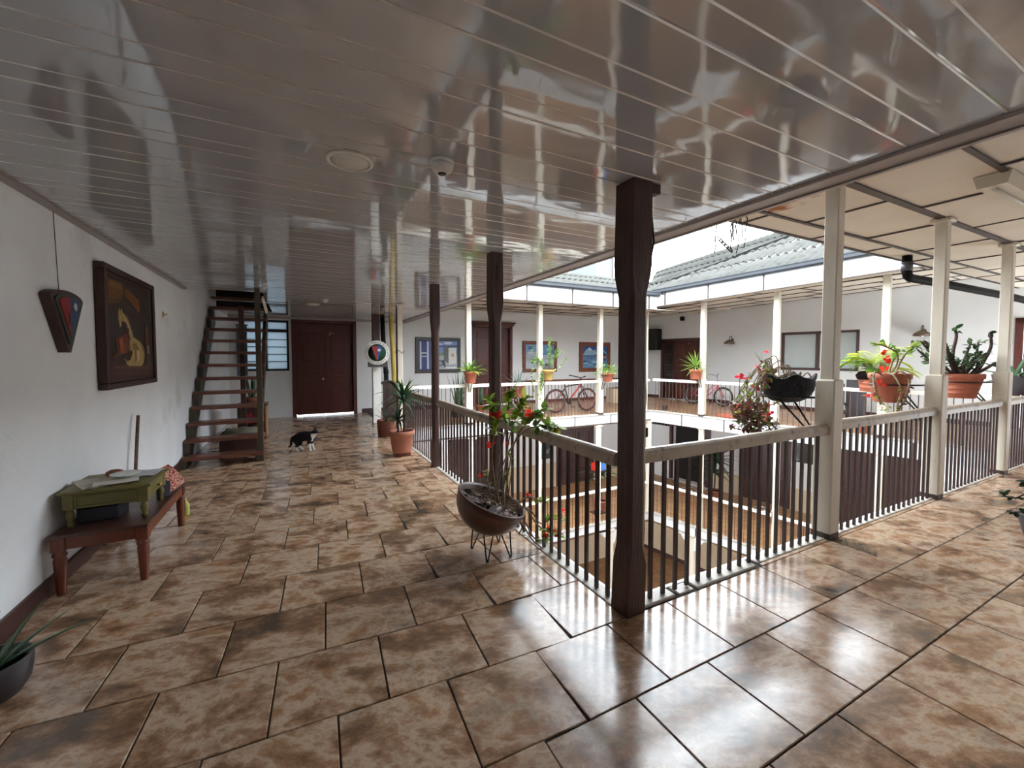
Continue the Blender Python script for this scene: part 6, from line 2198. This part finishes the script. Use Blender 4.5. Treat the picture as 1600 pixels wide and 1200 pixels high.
def frond(parent, base, az, el, L, droop, m, seed):
    random.seed(seed)
    p = Vector(base)
    b = MB()
    n = 22
    prev = None
    for i in range(n + 1):
        t = i / n
        e = el - droop * t ** 1.2
        d = Vector((math.cos(az) * math.cos(e), math.sin(az) * math.cos(e), math.sin(e)))
        sd = Vector((-math.sin(az), math.cos(az), 0))
        w_ = .125 * math.sin(PI * (.12 + .86 * t)) + .012
        if i > 1:
            for s_ in (-1, 1):
                b.oval(p, sd * s_ + d * .35 - Vector((0, 0, .2)), (0, 0, 1), w_, .044)
        p = p + d * L / n
    b.build('frond', m, parent)


random.seed(6)
for i in range(30):
    frond(fn, (0, 0, zz + .12), i * 2.4 + random.uniform(-.2, .2), random.uniform(.35, 1.4), random.uniform(.6, .85), random.uniform(1.2, 2.6), m_greenL if i % 5 else m_greenA, i)
bracket_ring(rps[2], -.24, -.28, 1.1, .17, 0, -.08)

# --- plants standing on the gallery floors
sn = thing('snake_plant', 'tall dark snake plant on a stand behind the first far post', 'plant', (3.72, 10.2, 0))
zz = pot(sn, .2, .16, .3, m_slate, .0, rim=False)
random.seed(14)
for i in range(15):
    az = random.uniform(0, 6.28)
    blade(sn, (.08 * math.cos(az), .08 * math.sin(az), zz), az, random.uniform(1.2, 1.52), random.uniform(.7, 1.15), .07, .12, m_greenD, thick=.012, taper=.3)
ag = thing('potted_agave', 'terracotta pot of grey green agave blades before the corniced door', 'plant', (5.02, 9.32, 0))
MB().bbox((-.16, -.16, .0), (.16, .16, .03), .004).bbox((-.12, -.12, .5), (.12, .12, .54), .004).bbox((-.1, -.1, .03), (-.06, -.06, .5), .003).bbox((.06, -.1, .03), (.1, -.06, .5), .003).bbox((.06, .06, .03), (.1, .1, .5), .003).bbox((-.1, .06, .03), (-.06, .1, .5), .003).build('stand', m_dkwood, ag)
zz = pot(ag, .15, .12, .32, m_terra, .54)
rosette(ag, (0, 0, zz), 24, .6, .045, (.15, 1.45), .35, mat('grey_green_leaf', lin(116, 138, 124), .5, .25, 8), 33, thick=.012, taper=.3)
random.seed(41)
smalls = [(4.62, 10.9, .14, .2, 'tall pot of green cactus stems just right of the first far post', 0), (5.0, 9.75, .1, .16, 'small terracotta pot with purple bloom behind the flowering thorns', 1), (5.3, 9.6, .12, .2, 'small terracotta pot with leafy plant right of the purple bloom', 2), (5.72, 10.1, .11, .18, 'small terracotta pot near the rear bicycle wheel', 2)]
for (x, y, r, h, l_, kd) in smalls:
    t = thing('potted_plant', l_, 'plant', (x, y, 0), 0, 'small pots on the far gallery floor')
    zz = pot(t, r, r * .75, h, m_terra, 0)
    if kd == 0:
        for i in range(9):
            az = random.uniform(0, 6.28)
            MB().tube([(.05 * math.cos(az), .05 * math.sin(az), zz), (.08 * math.cos(az), .08 * math.sin(az), zz + random.uniform(.3, .7))], .022, 7).build('cactus_stem', m_greenD, t)
    else:
        lb = MB()
        for i in range(26):
            leaf_tuft(lb, (random.gauss(0, .06), random.gauss(0, .06), zz + abs(random.gauss(0, .1))), (0, 0, 1), .07, GRN if kd == 2 else JADE, 1, 1.3)
        lb.build('foliage', m_leafm, t, kind='stuff')
        if kd == 1:
            flower_cluster(t, (0, -.02, zz + .38), .04, mat('purple_petal', lin(140, 70, 140), .5, .2, 8), 2, 6)
            MB().tube([(0, 0, zz), (0, -.02, zz + .38)], .004, 4).build('flower_stalk', m_greenA, t)
for (u, v, r, l_, sd_) in ((2.3, .55, .17, 'terracotta pot of long dark leaves behind the right gallery railing, left of the basket', 51), (2.95, .5, .17, 'terracotta pot of leafy stems behind the hanging basket', 52)):
    t = thing('potted_plant', l_, 'plant', RG.p(u, v, 0), RG.a, 'terracotta pots on the right gallery floor')
    zz = pot(t, r, r * .75, .3, m_terra, 0)
    rosette(t, (0, 0, zz), 14, .42, .045, (.4, 1.4), .8, m_greenD if sd_ == 51 else m_greenA, sd_)
t = thing('flower_pot', 'small dark empty pot at the inner corner railing', 'pot', RG.p(.25, .35, 0), RG.a)
pot(t, .09, .07, .14, m_slate, 0)
t = thing('flower_pot', 'small terracotta pot behind the jade plant railing on the right gallery', 'pot', RG.p(4.9, .35, 0), RG.a)
pot(t, .11, .08, .2, m_terra, 0)

# palms of the storey below
for P, hh, l_, sd_, n_ in ((RG.p(.62, 2.6, ZL), 1.0, 'tall dark green palm by the lower folding door', 61, 40), ((8.05, 9.75, ZL), .8, 'slim palm in a terracotta pot by the lower inner corner', 62, 22)):
    t = thing('potted_palm', l_, 'plant', P, 0, 'palms of the storey below')
    zz = pot(t, .2, .15, .3, m_terrad if sd_ == 61 else m_terra, 0)
    MB().tube([(0, 0, zz), (.02, 0, zz + hh * .5), (0, 0, zz + hh)], .025, 7).build('stem', m_stemd, t)
    rosette(t, (0, 0, zz + hh), n_, .75, .09, (-.5, 1.4), .9, m_greenD, sd_)
    if sd_ == 61:
        rosette(t, (0, 0, zz + hh * .6), 18, .72, .09, (-.3, .8), 1.0, m_greenD, 64)

# branch of a plant entering at the right edge
rp_ = thing('potted_shrub', 'shrub with small dark rounded leaves at the right edge of the floor', 'plant', (5.68, .98, 0))
zz = pot(rp_, .2, .15, .2, m_slate, 0, rim=False)
sb, lb = MB(), MB()
random.seed(72)
for pts in ([(0, 0, zz), (-.08, 0, .34), (-.2, 0, .40), (-.33, 0, .36), (-.42, 0, .38)], [(0, 0, zz), (-.06, 0, .25), (-.2, 0, .24), (-.34, 0, .24)], [(0, 0, zz), (-.04, 0, .42), (-.14, 0, .5), (-.24, 0, .5)], [(0, 0, zz), (.05, 0, .4), (.02, 0, .6)], [(-.06, 0, .32), (-.12, .0, .42), (-.2, 0, .44)], [(0, 0, zz), (.15, .1, .4), (.25, .1, .5)]):
    cv_ = curve([W2(*p) for p in pts], 6)
    sb.tube(cv_, [.008 - .004 * k / len(cv_) for k in range(len(cv_))], 6)
    for k in range(len(cv_) // 2, len(cv_), 2):
        leaf_tuft(lb, cv_[k], cv_[k] - cv_[k - 1], .07, [lin(38, 56, 34), lin(54, 74, 44), lin(30, 44, 30)], 2, 1.0, .5)
    leaf_tuft(lb, cv_[-1], cv_[-1] - cv_[-2], .08, [lin(38, 56, 34), lin(54, 74, 44)], 3, 1.0, .5)
sb.build('stems', m_stemd, rp_)
lb.build('foliage', m_leafm, rp_, kind='stuff')
